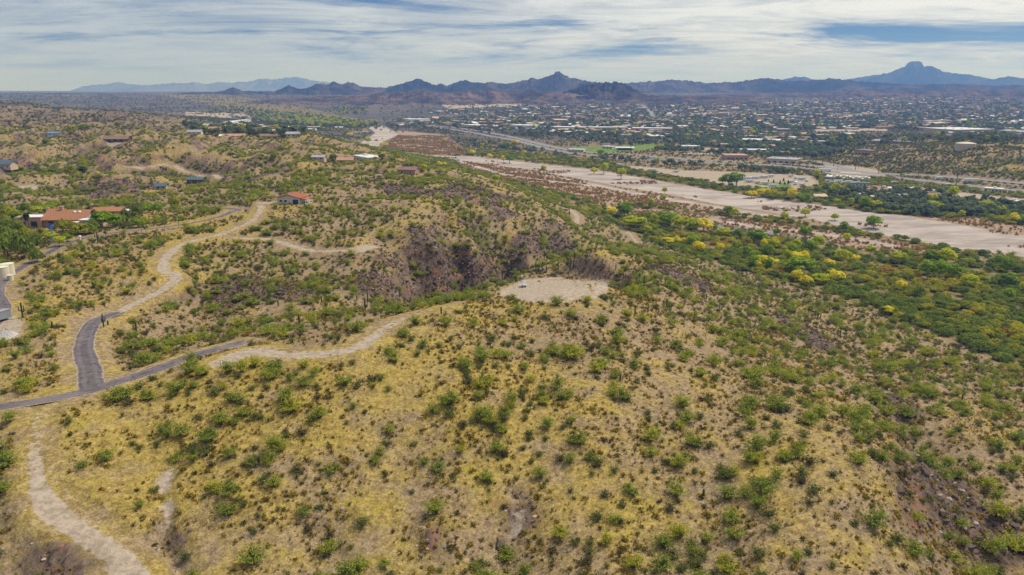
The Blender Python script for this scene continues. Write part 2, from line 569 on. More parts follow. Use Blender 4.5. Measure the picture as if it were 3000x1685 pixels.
def perlin(x, y):
    xi, yi = np.floor(x).astype(np.int64), np.floor(y).astype(np.int64)
    xf, yf = x - xi, y - yi
    u = xf * xf * xf * (xf * (xf * 6 - 15) + 10)
    v = yf * yf * yf * (yf * (yf * 6 - 15) + 10)

    def g(ix, iy, dx, dy):
        h = _perm[(_perm[ix & 1023] + iy) & 1023]
        return _gx[h] * dx + _gy[h] * dy
    a = g(xi, yi, xf, yf)
    b = g(xi + 1, yi, xf - 1, yf)
    c = g(xi, yi + 1, xf, yf - 1)
    d = g(xi + 1, yi + 1, xf - 1, yf - 1)
    return (a + (b - a) * u) + ((c + (d - c) * u) - (a + (b - a) * u)) * v


def fbm(x, y, wl, octaves, gain=0.5, ridged=False):
    s, amp = 0, 1.0
    for i in range(octaves):
        n = perlin(x / wl + 17.3 * i, y / wl - 9.1 * i)
        s = s + amp * ((0.35 - np.abs(n)) * 1.6 if ridged else n)
        amp *= gain
        wl *= 0.5
    return s


# surveyed spot heights: picture position and height above the lot (metres), relief of the small ridges there
SPOT = [
    # slope in front
    (0, 1447, -9, .8), (400, 1447, -11, .7), (800, 1447, -12, .7), (1300, 1447, -13, .7), (1800, 1447, -12, .7), (2200, 1447, -11, .8), (2576, 1447, -26, 1.2),
    (100, 1200, -2, .7), (420, 1250, -5.5, .7), (700, 1150, -2, .6), (1000, 1150, -4, .5), (1310, 1310, -9.5, .7), (1650, 1250, -7, .6), (2000, 1200, -5, .6), (2210, 1150, -6, .5),
    (0, 1020, 2, .2), (225, 965, 3, .2), (500, 915, 5, .2), (700, 890, 6, .2), (900, 1000, 3, .4), (1200, 1000, 2, .5), (1500, 1000, 0, .5), (1800, 1000, -4, .5),
    (900, 850, 8, .2), (1130, 765, 7, .2), (1400, 735, 6, .0), (1270, 745, 6, .1), (1510, 715, 4, .1), (1330, 850, 3, .4), (1650, 850, -4, .6),
    # right shoulder down to the river wood
    (1700, 790, -9, .8), (1900, 900, -13, 1.0), (2100, 1000, -13, 1.0), (2280, 1030, -24, 1.2), (2330, 1150, -27, .9), (2450, 1270, -24, 1.0), (2450, 1090, -23, .8), (2560, 1010, -36, .6),
    (2250, 1100, -14, .6), (2330, 1330, -16, 1.2), (2480, 1440, -26, 1.0),
    (1600, 690, -12, .8), (1800, 790, -24, 1.2), (2000, 860, -29, 1.2), (2180, 930, -33, .8), (1620, 640, -24, .6), (1500, 640, -10, .8),
    (1700, 620, -43, .2), (2000, 700, -43, .2), (2300, 790, -43, .2), (2576, 880, -43, .2), (1900, 640, -43, .1), (2300, 680, -43, .1), (1550, 545, -42, .2), (2576, 935, -42, .3), (1850, 690, -42, .3), (2100, 770, -42, .3), (1600, 585, -40, .4), (2400, 870, -42, .3),
    # canyon and the ridges beyond it
    (1040, 740, -16, 1.4), (1000, 690, -9, 1.6), (905, 628, 1, .0), (700, 600, 2, .6), (800, 700, -6, 1.6), (600, 780, -5, 1.4), (560, 830, -6, .8), (400, 850, -4, .6), (300, 900, -1, .4), (225, 835, 2, .2),
    (60, 700, 4, .2), (0, 850, 2, .2), (100, 780, 3, .4), (420, 690, 4, .3), (450, 620, 5, .4), (650, 540, 8, .6), (730, 508, 11, .0), (300, 650, 5, .6), (140, 572, 7, .1), (40, 600, 6, .2), (0, 650, 4, .2), (290, 545, 7, .1), (340, 740, 1, .4),
    (1100, 640, -8, 2.2), (1060, 640, -7, 2.0), (1060, 725, -21, 1.0), (1150, 700, -23, 1.2), (1250, 675, -26, 1.2), (1300, 605, -15, 2.4), (1400, 585, -21, 2.0), (1400, 640, -31, 1.2), (1450, 590, -27, 1.0), (1480, 610, -35, .6), (1180, 625, -9, 2.2),
    (1000, 440, 5, 2.0), (1250, 480, -10, 1.6), (1300, 560, -10, 2.0), (1100, 560, 0, 2.2), (1200, 520, 1, 2.2), (1000, 520, 3, 2.4), (850, 470, 8, 1.6), (1100, 470, 3, 1.6), (1420, 530, -34, .4), (1150, 440, -22, .6), (900, 570, 2, 1.6),
    # hills on the left
    (60, 450, -6, 2.5), (300, 450, -2, 2.5), (500, 470, -8, 2.0), (450, 415, 7, 2.5), (150, 380, 6, 3.0), (300, 352, 10, 2.5), (720, 352, 12, 2.0), (860, 385, 3, 2.0), (640, 395, 0, 2.5), (0, 500, -2, 1.5), (330, 500, 0, 1.5), (600, 430, 2, 2.5), (0, 420, 0, 2.0),
    (50, 272, 34, 2.0), (250, 292, 20, 2.0), (430, 310, 10, 2.0), (200, 328, 4, 2.0), (0, 276, 30, 2.0), (150, 285, 22, 2.0), (340, 300, 14, 2.0), (600, 330, -8, 1.5), (0, 330, 8, 3.0), (440, 340, -2, 2.0), (780, 340, -8, 1.0), (780, 365, 2, 2.0),
    # valley floor
    (950, 330, -37, .2), (900, 370, -38, .2), (700, 300, -32, .4), (1000, 305, -34, .3), (600, 275, -18, 1.0), (1090, 396, -42, .1), (1300, 415, -43, .1), (1600, 470, -43, .1), (1900, 520, -43, .1), (2200, 570, -43, .1), (2450, 620, -43, .1), (1250, 440, -43, .1), (1500, 500, -43, .1), (2000, 570, -43, .1),
    (1300, 345, -38, .3), (1600, 395, -38, .2), (1800, 430, -40, .2), (2000, 450, -39, .2), (2200, 470, -38, .3), (2400, 500, -38, .3), (2560, 540, -39, .3),
    (1300, 310, -24, .5), (1800, 320, -28, .5), (2300, 330, -26, .5), (1800, 370, -36, .4), (2150, 390, -34, .8), (2425, 373, -14, 1.5), (2330, 400, -24, 1.5), (2550, 430, -26, 1.5), (2550, 390, -14, 1.5), (2250, 430, -37, .2), (2570, 340, -20, 1.0), (2150, 434, -38, .1), (2250, 443, -38, .1), (2330, 450, -38, .1), (2410, 457, -38, .1), (2500, 467, -38, .1), (2590, 478, -38, .1), (2680, 488, -38, .1), (2680, 440, -26, 1),
]
_s = np.array(SPOT, float)
_sx, _sy = hit_plane(_s[:, 0], _s[:, 1], _s[:, 2])
_sz, _sn = _s[:, 2], _s[:, 3]
# ground that the survey camera could not see: world x, y, z, relief
HID = [(-60, 40, -10, .6), (0, 30, -12, .6), (60, 40, -12, .6), (140, 60, -22, .8), (-160, 60, -8, .6), (-300, 150, 2, .5), (-400, 260, 5, .5), (320, 130, -34, .6), (430, 260, -41, .3),
       (-6, 300, -14, 1.0), (-40, 285, -12, .8), (20, 318, -22, 1.0), (45, 345, -27, 1.0), (-110, 265, -7, .8), (60, 300, -8, .8), (-600, 500, 4, 1.5), (-900, 900, 8, 3), (700, 500, -42, .3), (1100, 800, -36, .5), (1500, 1500, -24, 1)]
_h = np.array(HID, float)
_sx, _sy = np.concatenate([_sx, _h[:, 0]]), np.concatenate([_sy, _h[:, 1]])
_sz, _sn = np.concatenate([_sz, _h[:, 2]]), np.concatenate([_sn, _h[:, 3]])


def _ab(x, y):
    return 3.0 * np.arctan2(x, np.maximum(y, 5.0)), np.log(np.hypot(x, y) + 20.0) * 1.6


_ca, _cb = _ab(_sx, _sy)
_phi = lambda r2: np.sqrt(r2 + 0.05 ** 2)
_A = _phi((_ca[:, None] - _ca) ** 2 + (_cb[:, None] - _cb) ** 2) - 0.004 * np.eye(len(_ca))
_P = np.stack([np.ones_like(_ca), _ca, _cb], 1)
_K = np.block([[_A, _P], [_P.T, np.zeros((3, 3))]])
_W = np.linalg.solve(_K, np.concatenate([np.stack([_sz, _sn], 1), np.zeros((3, 2))]))


def rbf(x, y):
    out = np.empty((len(x), 2))
    for i in range(0, len(x), 60000):
        a, b = _ab(x[i:i + 60000], y[i:i + 60000])
        q = _phi((a[:, None] - _ca) ** 2 + (b[:, None] - _cb) ** 2)
        out[i:i + 60000] = q @ _W[:-3] + _W[-3] + a[:, None] * _W[-2] + b[:, None] * _W[-1]
    return out[:, 0], out[:, 1]


NU, NV, Y0, Y1, YO = 760, 800, 22.0, 22500.0, 40.0
DL = math.log(Y1 / Y0) / (NV - 1)
TM = 1.02
_t = np.linspace(-TM, TM, NU)
_y = Y0 * np.exp(np.arange(NV) * DL)
GX = (_t[None, :] * (_y[:, None] + YO)).ravel()
GY = np.repeat(_y, NU)
GR = np.hypot(GX, GY)

GZ, amp = rbf(GX, GY)
far_w = smooth(2300, 4200, GR)
bajada = -42 + np.minimum(np.maximum(GR - 1100, 0) * 0.015, 78)
GZ = GZ * (1 - far_w) + bajada * far_w
amp = np.clip(amp, 0, 6) * (1 - far_w) + 1.5 * far_w
mid = smooth(330, 700, GR)
hillw = np.clip(amp, 0, 8)
GZ += hillw * (fbm(GX, GY, 26.0, 4, 0.5, True) * 0.55 * (1 - 0.3 * mid) + (fbm(GX + 300, GY, 95.0, 4, 0.55, True) * 6.6 + fbm(GX, GY, 300.0, 2) * 1.0) * np.maximum(mid, 0.35 * smooth(1.2, 2.2, amp)))
GZ += np.clip(amp, 0.05, 1.0) * fbm(GX, GY, 7.0, 3, 0.55) * 0.5 * (1 - smooth(400, 900, GR))


def gz(x, y, arr=None):
    """height (or another field) of the ground at world points"""
    arr = GZ if arr is None else arr
    x, y = np.asarray(x, float), np.asarray(y, float)
    yy = np.clip(y, Y0, Y1 * 0.999)
    fv = np.clip(np.log(yy / Y0) / DL, 0, NV - 1.001)
    fu = np.clip((x / (yy + YO) + TM) / (2 * TM) * (NU - 1), 0, NU - 1.001)
    i, j = fv.astype(int), fu.astype(int)
    a, b = fv - i, fu - j
    k = i * NU + j
    return (arr[k] * (1 - b) + arr[k + 1] * b) * (1 - a) + (arr[k + NU] * (1 - b) + arr[k + NU + 1] * b) * a


_sd = np.exp(np.linspace(math.log(75), math.log(16000), 1500))


def survey(u, v):
    """first ground point on each sight line: world x, y, z"""
    u, v = np.atleast_1d(np.asarray(u, float)), np.atleast_1d(np.asarray(v, float))
    X, Y, Z = ray(u, v)
    nrm = np.hypot(X, Y)
    xs, ys, zs = (X / nrm)[:, None] * _sd, (Y / nrm)[:, None] * _sd, CAM_Z + (Z / nrm)[:, None] * _sd
    below = gz(xs, ys) >= zs
    k = np.where(below.any(1), below.argmax(1), len(_sd) - 1)
    k = np.maximum(k, 1)
    r = np.arange(len(u))
    d1 = zs[r, k - 1] - gz(xs[r, k - 1], ys[r, k - 1])
    d2 = zs[r, k] - gz(xs[r, k], ys[r, k])
    f = np.clip(d1 / np.where(np.abs(d1 - d2) < 1e-9, 1, d1 - d2), 0, 1)
    x = xs[r, k - 1] + (xs[r, k] - xs[r, k - 1]) * f
    y = ys[r, k - 1] + (ys[r, k] - ys[r, k - 1]) * f
    return x, y, gz(x, y)


def spot(u, v):
    x, y, z = survey([u], [v])
    return float(x[0]), float(y[0]), float(z[0])


def spline(pts, step):
    """dense curve through points (n, k)"""
    p = np.asarray(pts, float)
    p = np.vstack([2 * p[0] - p[1], p, 2 * p[-1] - p[-2]])
    out = []
    for i in range(1, len(p) - 2):
        n = max(2, int(np.hypot(*(p[i + 1] - p[i])[:2]) / step))
        t = np.linspace(0, 1, n, endpoint=False)[:, None]
        a, b, c, d = p[i - 1], p[i], p[i + 1], p[i + 2]
        out.append(0.5 * (2 * b + (c - a) * t + (2 * a - 5 * b + 4 * c - d) * t * t + (3 * b - a - 3 * c + d) * t ** 3))
    out.append(p[-2][None])
    return np.vstack(out)


def poly_world(pix, plane=None):
    pix = np.array(pix, float)
    if plane is not None:
        x, y = hit_plane(pix[:, 0], pix[:, 1], plane)
    else:
        x, y, _ = survey(pix[:, 0], pix[:, 1])
    return np.stack([x, y], 1)


def signed_in(poly, x, y):
    """signed distance to a world polygon, positive inside"""
    best = np.full(len(x), 1e9)
    inside = np.zeros(len(x), bool)
    n = len(poly)
    for i in range(n):
        ax, ay = poly[i]
        bx, by = poly[(i + 1) % n]
        ex, ey = bx - ax, by - ay
        t = np.clip(((x - ax) * ex + (y - ay) * ey) / (ex * ex + ey * ey + 1e-9), 0, 1)
        best = np.minimum(best, np.hypot(x - ax - t * ex, y - ay - t * ey))
        c = ((ay > y) != (by > y)) & (x < (bx - ax) * (y - ay) / (by - ay + 1e-12) + ax)
        inside ^= c
    return np.where(inside, best, -best)


def zone(polys, soft, plane=None):
    """0..1 field over the grid, 0.5 on the polygon's edge, soft in metres"""
    f = np.zeros(len(GX))
    for p in polys:
        pw = poly_world(p, plane)
        m_ = soft * 2
        k = (GX > pw[:, 0].min() - m_) & (GX < pw[:, 0].max() + m_) & (GY > pw[:, 1].min() - m_) & (GY < pw[:, 1].max() + m_)
        s = np.clip(signed_in(pw, GX[k], GY[k]) / soft * 0.5 + 0.5, 0, 1)
        f[k] = np.maximum(f[k], s)
    return f


def strip_zone(pix, half, soft, plane=None, world_pts=None):
    c = spline(world_pts if world_pts is not None else poly_world(pix, plane), max(half, 3.0))
    f = np.zeros(len(GX))
    for i in range(len(c) - 1):
        (ax, ay), (bx, by) = c[i][:2], c[i + 1][:2]
        m_ = half + soft
        k = np.where((GX > min(ax, bx) - m_) & (GX < max(ax, bx) + m_) & (GY > min(ay, by) - m_) & (GY < max(ay, by) + m_))[0]
        if len(k) == 0:
            continue
        ex, ey = bx - ax, by - ay
        t = np.clip(((GX[k] - ax) * ex + (GY[k] - ay) * ey) / (ex * ex + ey * ey + 1e-9), 0, 1)
        d = np.hypot(GX[k] - ax - t * ex, GY[k] - ay - t * ey)
        f[k] = np.maximum(f[k], np.clip((half - d) / soft * 0.5 + 0.5, 0, 1))
    return f


VAL = -43.0
SAND = [[(2700, 618), (2576, 600), (2420, 576), (2280, 552), (2200, 543), (2050, 520), (1900, 498), (1700, 466), (1500, 430), (1300, 407), (1190, 393), (1090, 391),
         (1090, 401), (1200, 413), (1330, 426), (1450, 449), (1560, 470), (1700, 492), (1800, 512), (1950, 538), (2080, 562), (2200, 588), (2300, 606), (2400, 625), (2500, 636), (2700, 664)]]
SAND_UP = [[(925, 325), (965, 322), (1005, 340), (960, 358), (945, 372), (1000, 385), (1095, 391), (1095, 401), (960, 381), (895, 370), (928, 350), (945, 338)]]
SCRUB = [[(1000, 335), (1120, 345), (1180, 385), (1090, 391), (1010, 383), (960, 372), (985, 355)],
         [(1120, 404), (1330, 428), (1560, 473), (1800, 515), (2010, 556), (2080, 570), (2200, 596), (2330, 622), (2500, 650), (2700, 680), (2700, 700), (2500, 668), (2300, 646), (2100, 630), (1950, 608), (1800, 588), (1640, 560), (1540, 535), (1400, 500), (1270, 478), (1150, 425)],
         [(2290, 552), (2420, 574), (2576, 598), (2700, 618), (2700, 595), (2576, 575), (2400, 555), (2300, 543)],
         [(2250, 640), (2330, 645), (2330, 665), (2240, 660)], [(880, 320), (925, 322), (935, 340), (880, 345)]]
LUSH = [[(1270, 480), (1400, 497), (1500, 518), (1560, 545), (1640, 556), (1720, 570), (1800, 583), (1900, 597), (2000, 610), (2100, 622), (2200, 632), (2330, 642), (2450, 655), (2576, 668), (2700, 690), (2700, 960),
         (2576, 938), (2420, 872), (2250, 805), (2100, 748), (1950, 705), (1800, 668), (1700, 637), (1600, 602), (1500, 562), (1420, 522), (1300, 502)],
        [(1140, 400), (1060, 395), (950, 383), (860, 388), (850, 410), (960, 425), (1080, 440), (1200, 470), (1260, 480), (1240, 455), (1150, 425)],
        [(560, 262), (760, 285), (900, 300), (960, 312), (900, 330), (760, 322), (640, 300), (480, 275), (400, 262)]]
BELT = [[(1140, 372), (1200, 385), (1300, 399), (1500, 424), (1600, 441), (1720, 463), (1900, 494), (2050, 516), (2200, 540), (2330, 548), (2576, 574), (2700, 590), (2700, 560), (2576, 545), (2300, 522), (2150, 502), (2070, 470), (1950, 480), (1800, 462), (1700, 440), (1500, 405), (1350, 388), (1250, 376)]]
DIRT = [[(1560, 414), (1700, 426), (1900, 436), (2040, 446), (2062, 470), (1980, 476), (1880, 466), (1800, 456), (1700, 441), (1600, 425)],
        [(2300, 470), (2576, 498), (2700, 515), (2700, 530), (2576, 520), (2380, 500)], [(2080, 418), (2200, 430), (2240, 446), (2150, 452), (2060, 436)],
        [(470, 302), (620, 302), (640, 312), (470, 315)], [(600, 346), (730, 344), (740, 352), (600, 356)], [(1110, 285), (1300, 279), (1320, 286), (1130, 291)], [(1560, 340), (1660, 343), (1660, 348), (1560, 346)], [(1770, 378), (1900, 384), (1900, 389), (1770, 384)], [(1730, 300), (1850, 298), (1860, 303), (1735, 305)], [(2080, 305), (2190, 302), (2200, 308), (2085, 311)], [(2300, 322), (2420, 320), (2420, 326), (2300, 328)], [(1900, 365), (2050, 362), (2060, 367), (1905, 371)], [(2050, 338), (2230, 338), (2230, 346), (2050, 346)]]
PADS = [[(1245, 745), (1262, 722), (1325, 703), (1395, 688), (1470, 679), (1515, 681), (1530, 700), (1526, 735), (1495, 752), (1420, 760), (1330, 760)],
        [(858, 632), (880, 622), (915, 617), (950, 618), (952, 630), (930, 640), (890, 641)], [(640, 514), (700, 516), (770, 517), (800, 509), (770, 503), (690, 508)],
        [(0, 790), (40, 795), (60, 815), (45, 850), (0, 850), (-60, 850), (-60, 790)], [(40, 468), (90, 462), (100, 475), (60, 480)], [(255, 350), (320, 350), (330, 358), (270, 362)]]
ROCK = [[(1040, 690), (1060, 650), (1130, 628), (1200, 640), (1290, 600), (1400, 580), (1448, 610), (1380, 640), (1300, 655), (1240, 670), (1180, 700), (1100, 730), (1045, 745)],
        [(880, 700), (950, 680), (1020, 735), (1000, 752), (900, 742)], [(520, 735), (620, 695), (760, 725), (800, 748), (640, 765), (540, 790)],
        [(2290, 1140), (2380, 1170), (2470, 1260), (2560, 1300), (2576, 1420), (2440, 1420), (2360, 1310), (2280, 1215)], [(1950, 790), (2060, 845), (2130, 890), (2060, 885), (1980, 835)], [(1630, 668), (1700, 685), (1800, 725), (1790, 740), (1680, 700)],
        [(80, 1385), (200, 1375), (260, 1420), (200, 1460), (60, 1447)], [(1270, 1270), (1345, 1260), (1350, 1310), (1290, 1325)], [(440, 1330), (470, 1340), (455, 1390), (435, 1380)],
        [(200, 470), (330, 455), (360, 490), (230, 500)], [(50, 395), (260, 385), (260, 410), (60, 415)], [(1060, 1340), (1100, 1335), (1105, 1385), (1075, 1380)], [(2200, 990), (2300, 1010), (2330, 1050), (2230, 1040)]]
LAWN = [[(1895, 462), (1925, 458), (1970, 460), (1994, 466), (1985, 471), (1930, 466)], [(1424, 370), (1500, 372), (1560, 370), (1680, 369), (1676, 376), (1600, 382), (1520, 386)], [(1340, 318), (1420, 322), (1420, 326), (1345, 322)]]
GRASSY = [[(-50, 700), (150, 650), (420, 690), (350, 760), (200, 800), (200, 980), (-50, 1000)], [(500, 920), (640, 900), (900, 905), (1130, 780), (1700, 1100), (1900, 1447), (-50, 1447), (-50, 1060), (250, 1000)], [(400, 530), (640, 540), (420, 610), (300, 590)]]

Z_sand = np.maximum(zone(SAND, 6, VAL), zone(SAND_UP, 12, -40))
for pl, hw in (([(1120, 402), (1200, 424), (1290, 444), (1400, 461), (1500, 470), (1600, 486), (1750, 512), (1860, 530), (1960, 548)], 7), ([(1210, 425), (1330, 436), (1450, 456), (1560, 478)], 4), ([(1700, 555), (1800, 552), (1900, 570), (2080, 590), (2250, 620)], 5)):
    Z_sand = np.maximum(Z_sand, strip_zone(pl, hw, 5, VAL))
Z_scrub = zone(SCRUB, 10, VAL)
Z_lush = np.maximum(zone(LUSH[:1], 8, VAL), np.maximum(zone(LUSH[1:2], 12, -40), zone(LUSH[2:3], 60, -30)))
# broken second line of trees between the water and the sand
Z_line = strip_zone([(1560, 516), (1650, 522), (1750, 533), (1850, 545), (1950, 558), (2050, 572), (2130, 584), (2200, 597), (2290, 611), (2400, 634), (2520, 655)], 9, 8, VAL) * (fbm(GX, GY, 60.0, 2) > -0.22)
Z_lush = np.maximum(Z_lush, 0.9 * Z_line)
Z_belt = zone(BELT, 10, VAL + 2)
Z_dirt = np.maximum(zone(DIRT, 10, -39), zone(PADS, 2.5))
Z_rock = zone(ROCK, 5)
Z_lawn = zone(LAWN, 3, -39)
Z_grass = 0.30 + 0.38 * zone(GRASSY, 40)
Z_scrub *= (1 - Z_sand) * (1 - Z_lush)
Z_lush = np.maximum(Z_lush, Z_belt) * (1 - Z_sand)


def gauss_flat(cu, cv, rx, ry, z=None):
    """level a building pad in the ground"""
    global GZ
    x, y, zz = spot(cu, cv)
    z = zz if z is None else z
    d = np.hypot((GX - x) / rx, (GY - y) / ry)
    k = 1 - smooth(1.0, 1.45, d)
    GZ = GZ * (1 - k) + z * k


gauss_flat(1392, 722, 24, 21)
gauss_flat(905, 630, 9, 8)
gauss_flat(730, 508, 17, 12)
gauss_flat(140, 566, 26, 16)
gauss_flat(272, 543, 14, 9)
gauss_flat(10, 800, 12, 9)
gauss_flat(10, 690, 9, 6)

# rock faces get a rough broken relief
rk = smooth(0.35, 0.8, Z_rock) * (1 - smooth(700, 1200, GR))
GZ += rk * (fbm(GX * 1.2, GY * 0.8, 9.0, 4, 0.6, True) * 2.2)

# the canyon behind the ridge
GZ -= 6.5 * smooth(0.1, 0.9, strip_zone([(1045, 742), (1100, 728), (1170, 706), (1230, 690), (1290, 672)], 8.0, 2.4)) + 4.0 * smooth(0.0, 1.0, strip_zone([(560, 830), (700, 785), (900, 768), (1045, 745), (1170, 708), (1290, 676), (1380, 648), (1450, 622)], 6.0, 11.0))

# washes cut into the front slope
for pts_, dep, hw in (([(470, 1130), (425, 1190), (405, 1245), (430, 1290), (400, 1340), (440, 1400), (460, 1460)], 1.0, 2.0), ([(1290, 1230), (1315, 1290), (1290, 1340), (1270, 1400), (1285, 1460)], 1.2, 2.2),
                      ([(2230, 1010), (2290, 1090), (2370, 1180), (2470, 1290), (2576, 1370)], 2.0, 6.0), ([(860, 1300), (840, 1360), (880, 1440)], 1.0, 2.0)):
    s_ = strip_zone(pts_, hw * 0.5, hw)
    GZ -= dep * smooth(0.0, 1.0, s_)


class Road:
    def __init__(s, name, pix, width, mat, label=None, plane=None, wend=None, lift=0.07, kind='structure', flat=True, rough=False, fade=1.0):
        global GZ
        s.rough = rough
        wpts = poly_world(pix, plane)
        c = spline(wpts, 1.5 if plane is None else 6.0)
        z = gz(c[:, 0], c[:, 1])
        n = 9 if plane is None else 5
        zp = np.pad(z, n, mode='edge')
        ker = np.hanning(2 * n + 3)[1:-1]
        z = np.convolve(zp, ker / ker.sum(), mode='valid')
        wd = np.interp(np.linspace(0, 1, len(c)), np.linspace(0, 1, len(np.atleast_1d(width))), np.atleast_1d(width)) if np.ndim(width) else np.full(len(c), float(width))
        s.c, s.z, s.w, s.name, s.mat, s.lift, s.kind, s.label = c, z, wd, name, mat, lift, kind, label
        if not flat:
            return
        num, den_, tot, core = np.zeros(len(GX)), np.zeros(len(GX)), np.zeros(len(GX)), np.zeros(len(GX))
        for i in range(len(c) - 1):
            (ax, ay), (bx, by) = c[i], c[i + 1]
            hw = wd[i] / 2 * (1 + (0.45 * fbm(np.array([c[i, 0]]), np.array([c[i, 1]]), 14.0, 3)[0] if s.rough else 0))
            m_ = hw + 6
            k = np.where((GX > min(ax, bx) - m_) & (GX < max(ax, bx) + m_) & (GY > min(ay, by) - m_) & (GY < max(ay, by) + m_))[0]
            if len(k) == 0:
                continue
            ex, ey = bx - ax, by - ay
            t = np.clip(((GX[k] - ax) * ex + (GY[k] - ay) * ey) / (ex * ex + ey * ey + 1e-9), 0, 1)
            d = np.hypot(GX[k] - ax - t * ex, GY[k] - ay - t * ey)
            wt = 1 / (d + 0.3) ** 4
            num[k] += wt * (z[i] + (z[i + 1] - z[i]) * t)
            den_[k] += wt
            tot[k] = np.maximum(tot[k], 1 - smooth(hw + 1.2, hw + 5.5, d))
            core[k] = np.maximum(core[k], np.clip((hw - d) / 1.4 * 0.5 + 0.5, 0, 1) * (1 - 0.42 * np.exp(-(d / 0.55) ** 2)) * np.interp(i, [len(c) - 22, len(c) - 1], [1.0, fade]))
        k = den_ > 0
        GZ[k] = GZ[k] * (1 - tot[k]) + num[k] / den_[k] * tot[k]
        s.cover, s.core = tot, core

    def build(s):
        c, z = s.c, s.z
        d = np.gradient(c, axis=0)
        d /= np.hypot(d[:, 0], d[:, 1])[:, None] + 1e-9
        nx, ny = -d[:, 1], d[:, 0]
        NX = 7
        v, f = [], []
        for i in range(len(c)):
            jl, jr = (fbm(np.array([i * 1.5]), np.array([s.w[0] * 31.0]), 9.0, 3)[0], fbm(np.array([i * 1.5]), np.array([s.w[0] * 77.0]), 9.0, 3)[0])
            for q in range(NX):
                t = q / (NX - 1) * 2 - 1
                o = t * s.w[i] / 2 * (1 + 0.16 * (jl if t > 0 else jr))
                e_ = (0.9 * math.sin(q * 2.3 + s.w[0])) if i in (0, len(c) - 1) else 0.0
                x, y = c[i, 0] + nx[i] * o + d[i, 0] * e_, c[i, 1] + ny[i] * o + d[i, 1] * e_
                zz = max(z[i], float(gz(x, y))) + s.lift - (0.05 if q in (0, NX - 1) else 0)
                v.append((x, y, zz))
        for i in range(len(c) - 1):
            for q in range(NX - 1):
                f.append((i * NX + q, i * NX + q + 1, (i + 1) * NX + q + 1, (i + 1) * NX + q))
        me = bpy.data.meshes.new(s.name)
        me.from_pydata(v, [], f)
        at_ = me.attributes.new('across', 'FLOAT', 'POINT')
        at_.data.foreach_set('value', np.tile(np.linspace(-1, 1, NX), len(c)).astype(np.float32))
        me.materials.append(M[s.mat])
        if me.polygons[0].normal.z < 0:
            me.flip_normals()
        o = link(bpy.data.objects.new(s.name, me))
        tag(o, kind=s.kind)
        if s.label:
            o['label'] = s.label
        return o


roads = [
    Road('asphalt_road', [(-120, 1040), (-20, 1026), (100, 1008), (220, 982), (330, 952), (430, 915), (520, 884), (575, 871), (615, 861)], (4.6, 4.6, 4.2), 'asphalt', 'main asphalt lane curving along the ridge'),
    Road('asphalt_road', [(232, 975), (225, 930), (212, 885), (218, 840), (245, 805), (300, 788)], (6.0, 5.6, 5.4, 5.0), 'asphalt', 'wide asphalt spur running uphill from the fork', lift=0.078),
    Road('dirt_track', [(292, 790), (340, 765), (400, 735), (438, 708), (437, 690), (410, 674), (425, 640), (470, 611), (560, 588), (630, 558), (655, 530), (655, 514)], (3.2, 4.2, 3.2, 2.8, 3.0), 'gravel', 'pale gravel track winding up to the red-roofed house'),
    Road('asphalt_road', [(-60, 850), (-10, 812), (14, 775), (-2, 738), (14, 702), (60, 670), (110, 643), (150, 622), (210, 600), (300, 584), (400, 574), (500, 558), (560, 545)], (3.6, 3.4, 3.0), 'asphalt', 'narrow lane climbing past the tanks to the ranch house'),
    Road('asphalt_road', [(555, 546), (580, 534), (600, 527), (570, 524), (530, 522)], 4.2, 'asphalt', 'short dark driveway bend below the red-roofed house'),
    Road('dirt_track', [(560, 912), (610, 893), (660, 886), (720, 893), (800, 893), (880, 880), (925, 858), (965, 828), (1020, 800), (1075, 786), (1125, 776)], (6.0, 5.0, 3.8, 3.5, 3.4, 3.2, 2.8), 'pale_gravel', 'gravel driveway curving across the lot and fading on the ridge', rough=True, fade=0.3),
    Road('dirt_track', [(590, 598), (680, 604), (740, 620), (790, 633), (850, 629), (880, 628)], 3.4, 'gravel', 'dirt track ending at the small pad above the canyon'),
    Road('dirt_track', [(95, 1040), (92, 1100), (88, 1160), (102, 1240), (150, 1300), (230, 1355), (290, 1400), (330, 1470)], (1.3, 1.6, 2.2, 4.6, 4.0, 6.0), 'pale_gravel', 'washed out pale track running down the front slope', rough=True),
    Road('dirt_track', [(1395, 520), (1435, 528), (1452, 545), (1450, 560)], 4.0, 'gravel', 'sandy access track by the river wood'),
    Road('dirt_track', [(1555, 572), (1585, 590), (1603, 610)], 3.2, 'gravel', 'short sandy path between mesquites'),
    Road('dirt_track', [(300, 421), (370, 423), (450, 427), (540, 438), (552, 448)], 4.5, 'gravel', 'pale ridge road among the far hills'),
    Road('highway', [(1010, 315), (1080, 322), (1150, 331), (1230, 342), (1300, 352), (1400, 375), (1500, 389), (1650, 401), (1800, 410), (1950, 417), (2060, 427), (2140, 436), (2250, 445), (2400, 459), (2576, 477), (2800, 500)], 16.0, 'highway', 'highway carriageway beside the river', plane=-37, lift=0.25),
    Road('highway', [(1080, 319), (1150, 327), (1230, 337), (1300, 347), (1400, 368), (1500, 382), (1650, 395), (1800, 404), (1950, 411), (2060, 420), (2140, 429), (2250, 438), (2400, 451), (2576, 469), (2800, 492)], 15.0, 'highway', 'highway carriageway on the town side', plane=-37, lift=0.25),
    Road('town_road', [(1985, 400), (2050, 408), (2110, 418), (2150, 428)], 12.0, 'highway', 'side street joining the roundabout', plane=-36, lift=0.3),
    Road('town_road', [(1600, 255), (1625, 272), (1640, 285), (1645, 300)], 16.0, 'highway', 'straight street climbing through the town', lift=0.5),
]
Z_road = np.zeros(len(GX))
for r_ in roads:
    if hasattr(r_, 'cover'):
        Z_road = np.maximum(Z_road, r_.cover)
Z_track = np.zeros(len(GX))
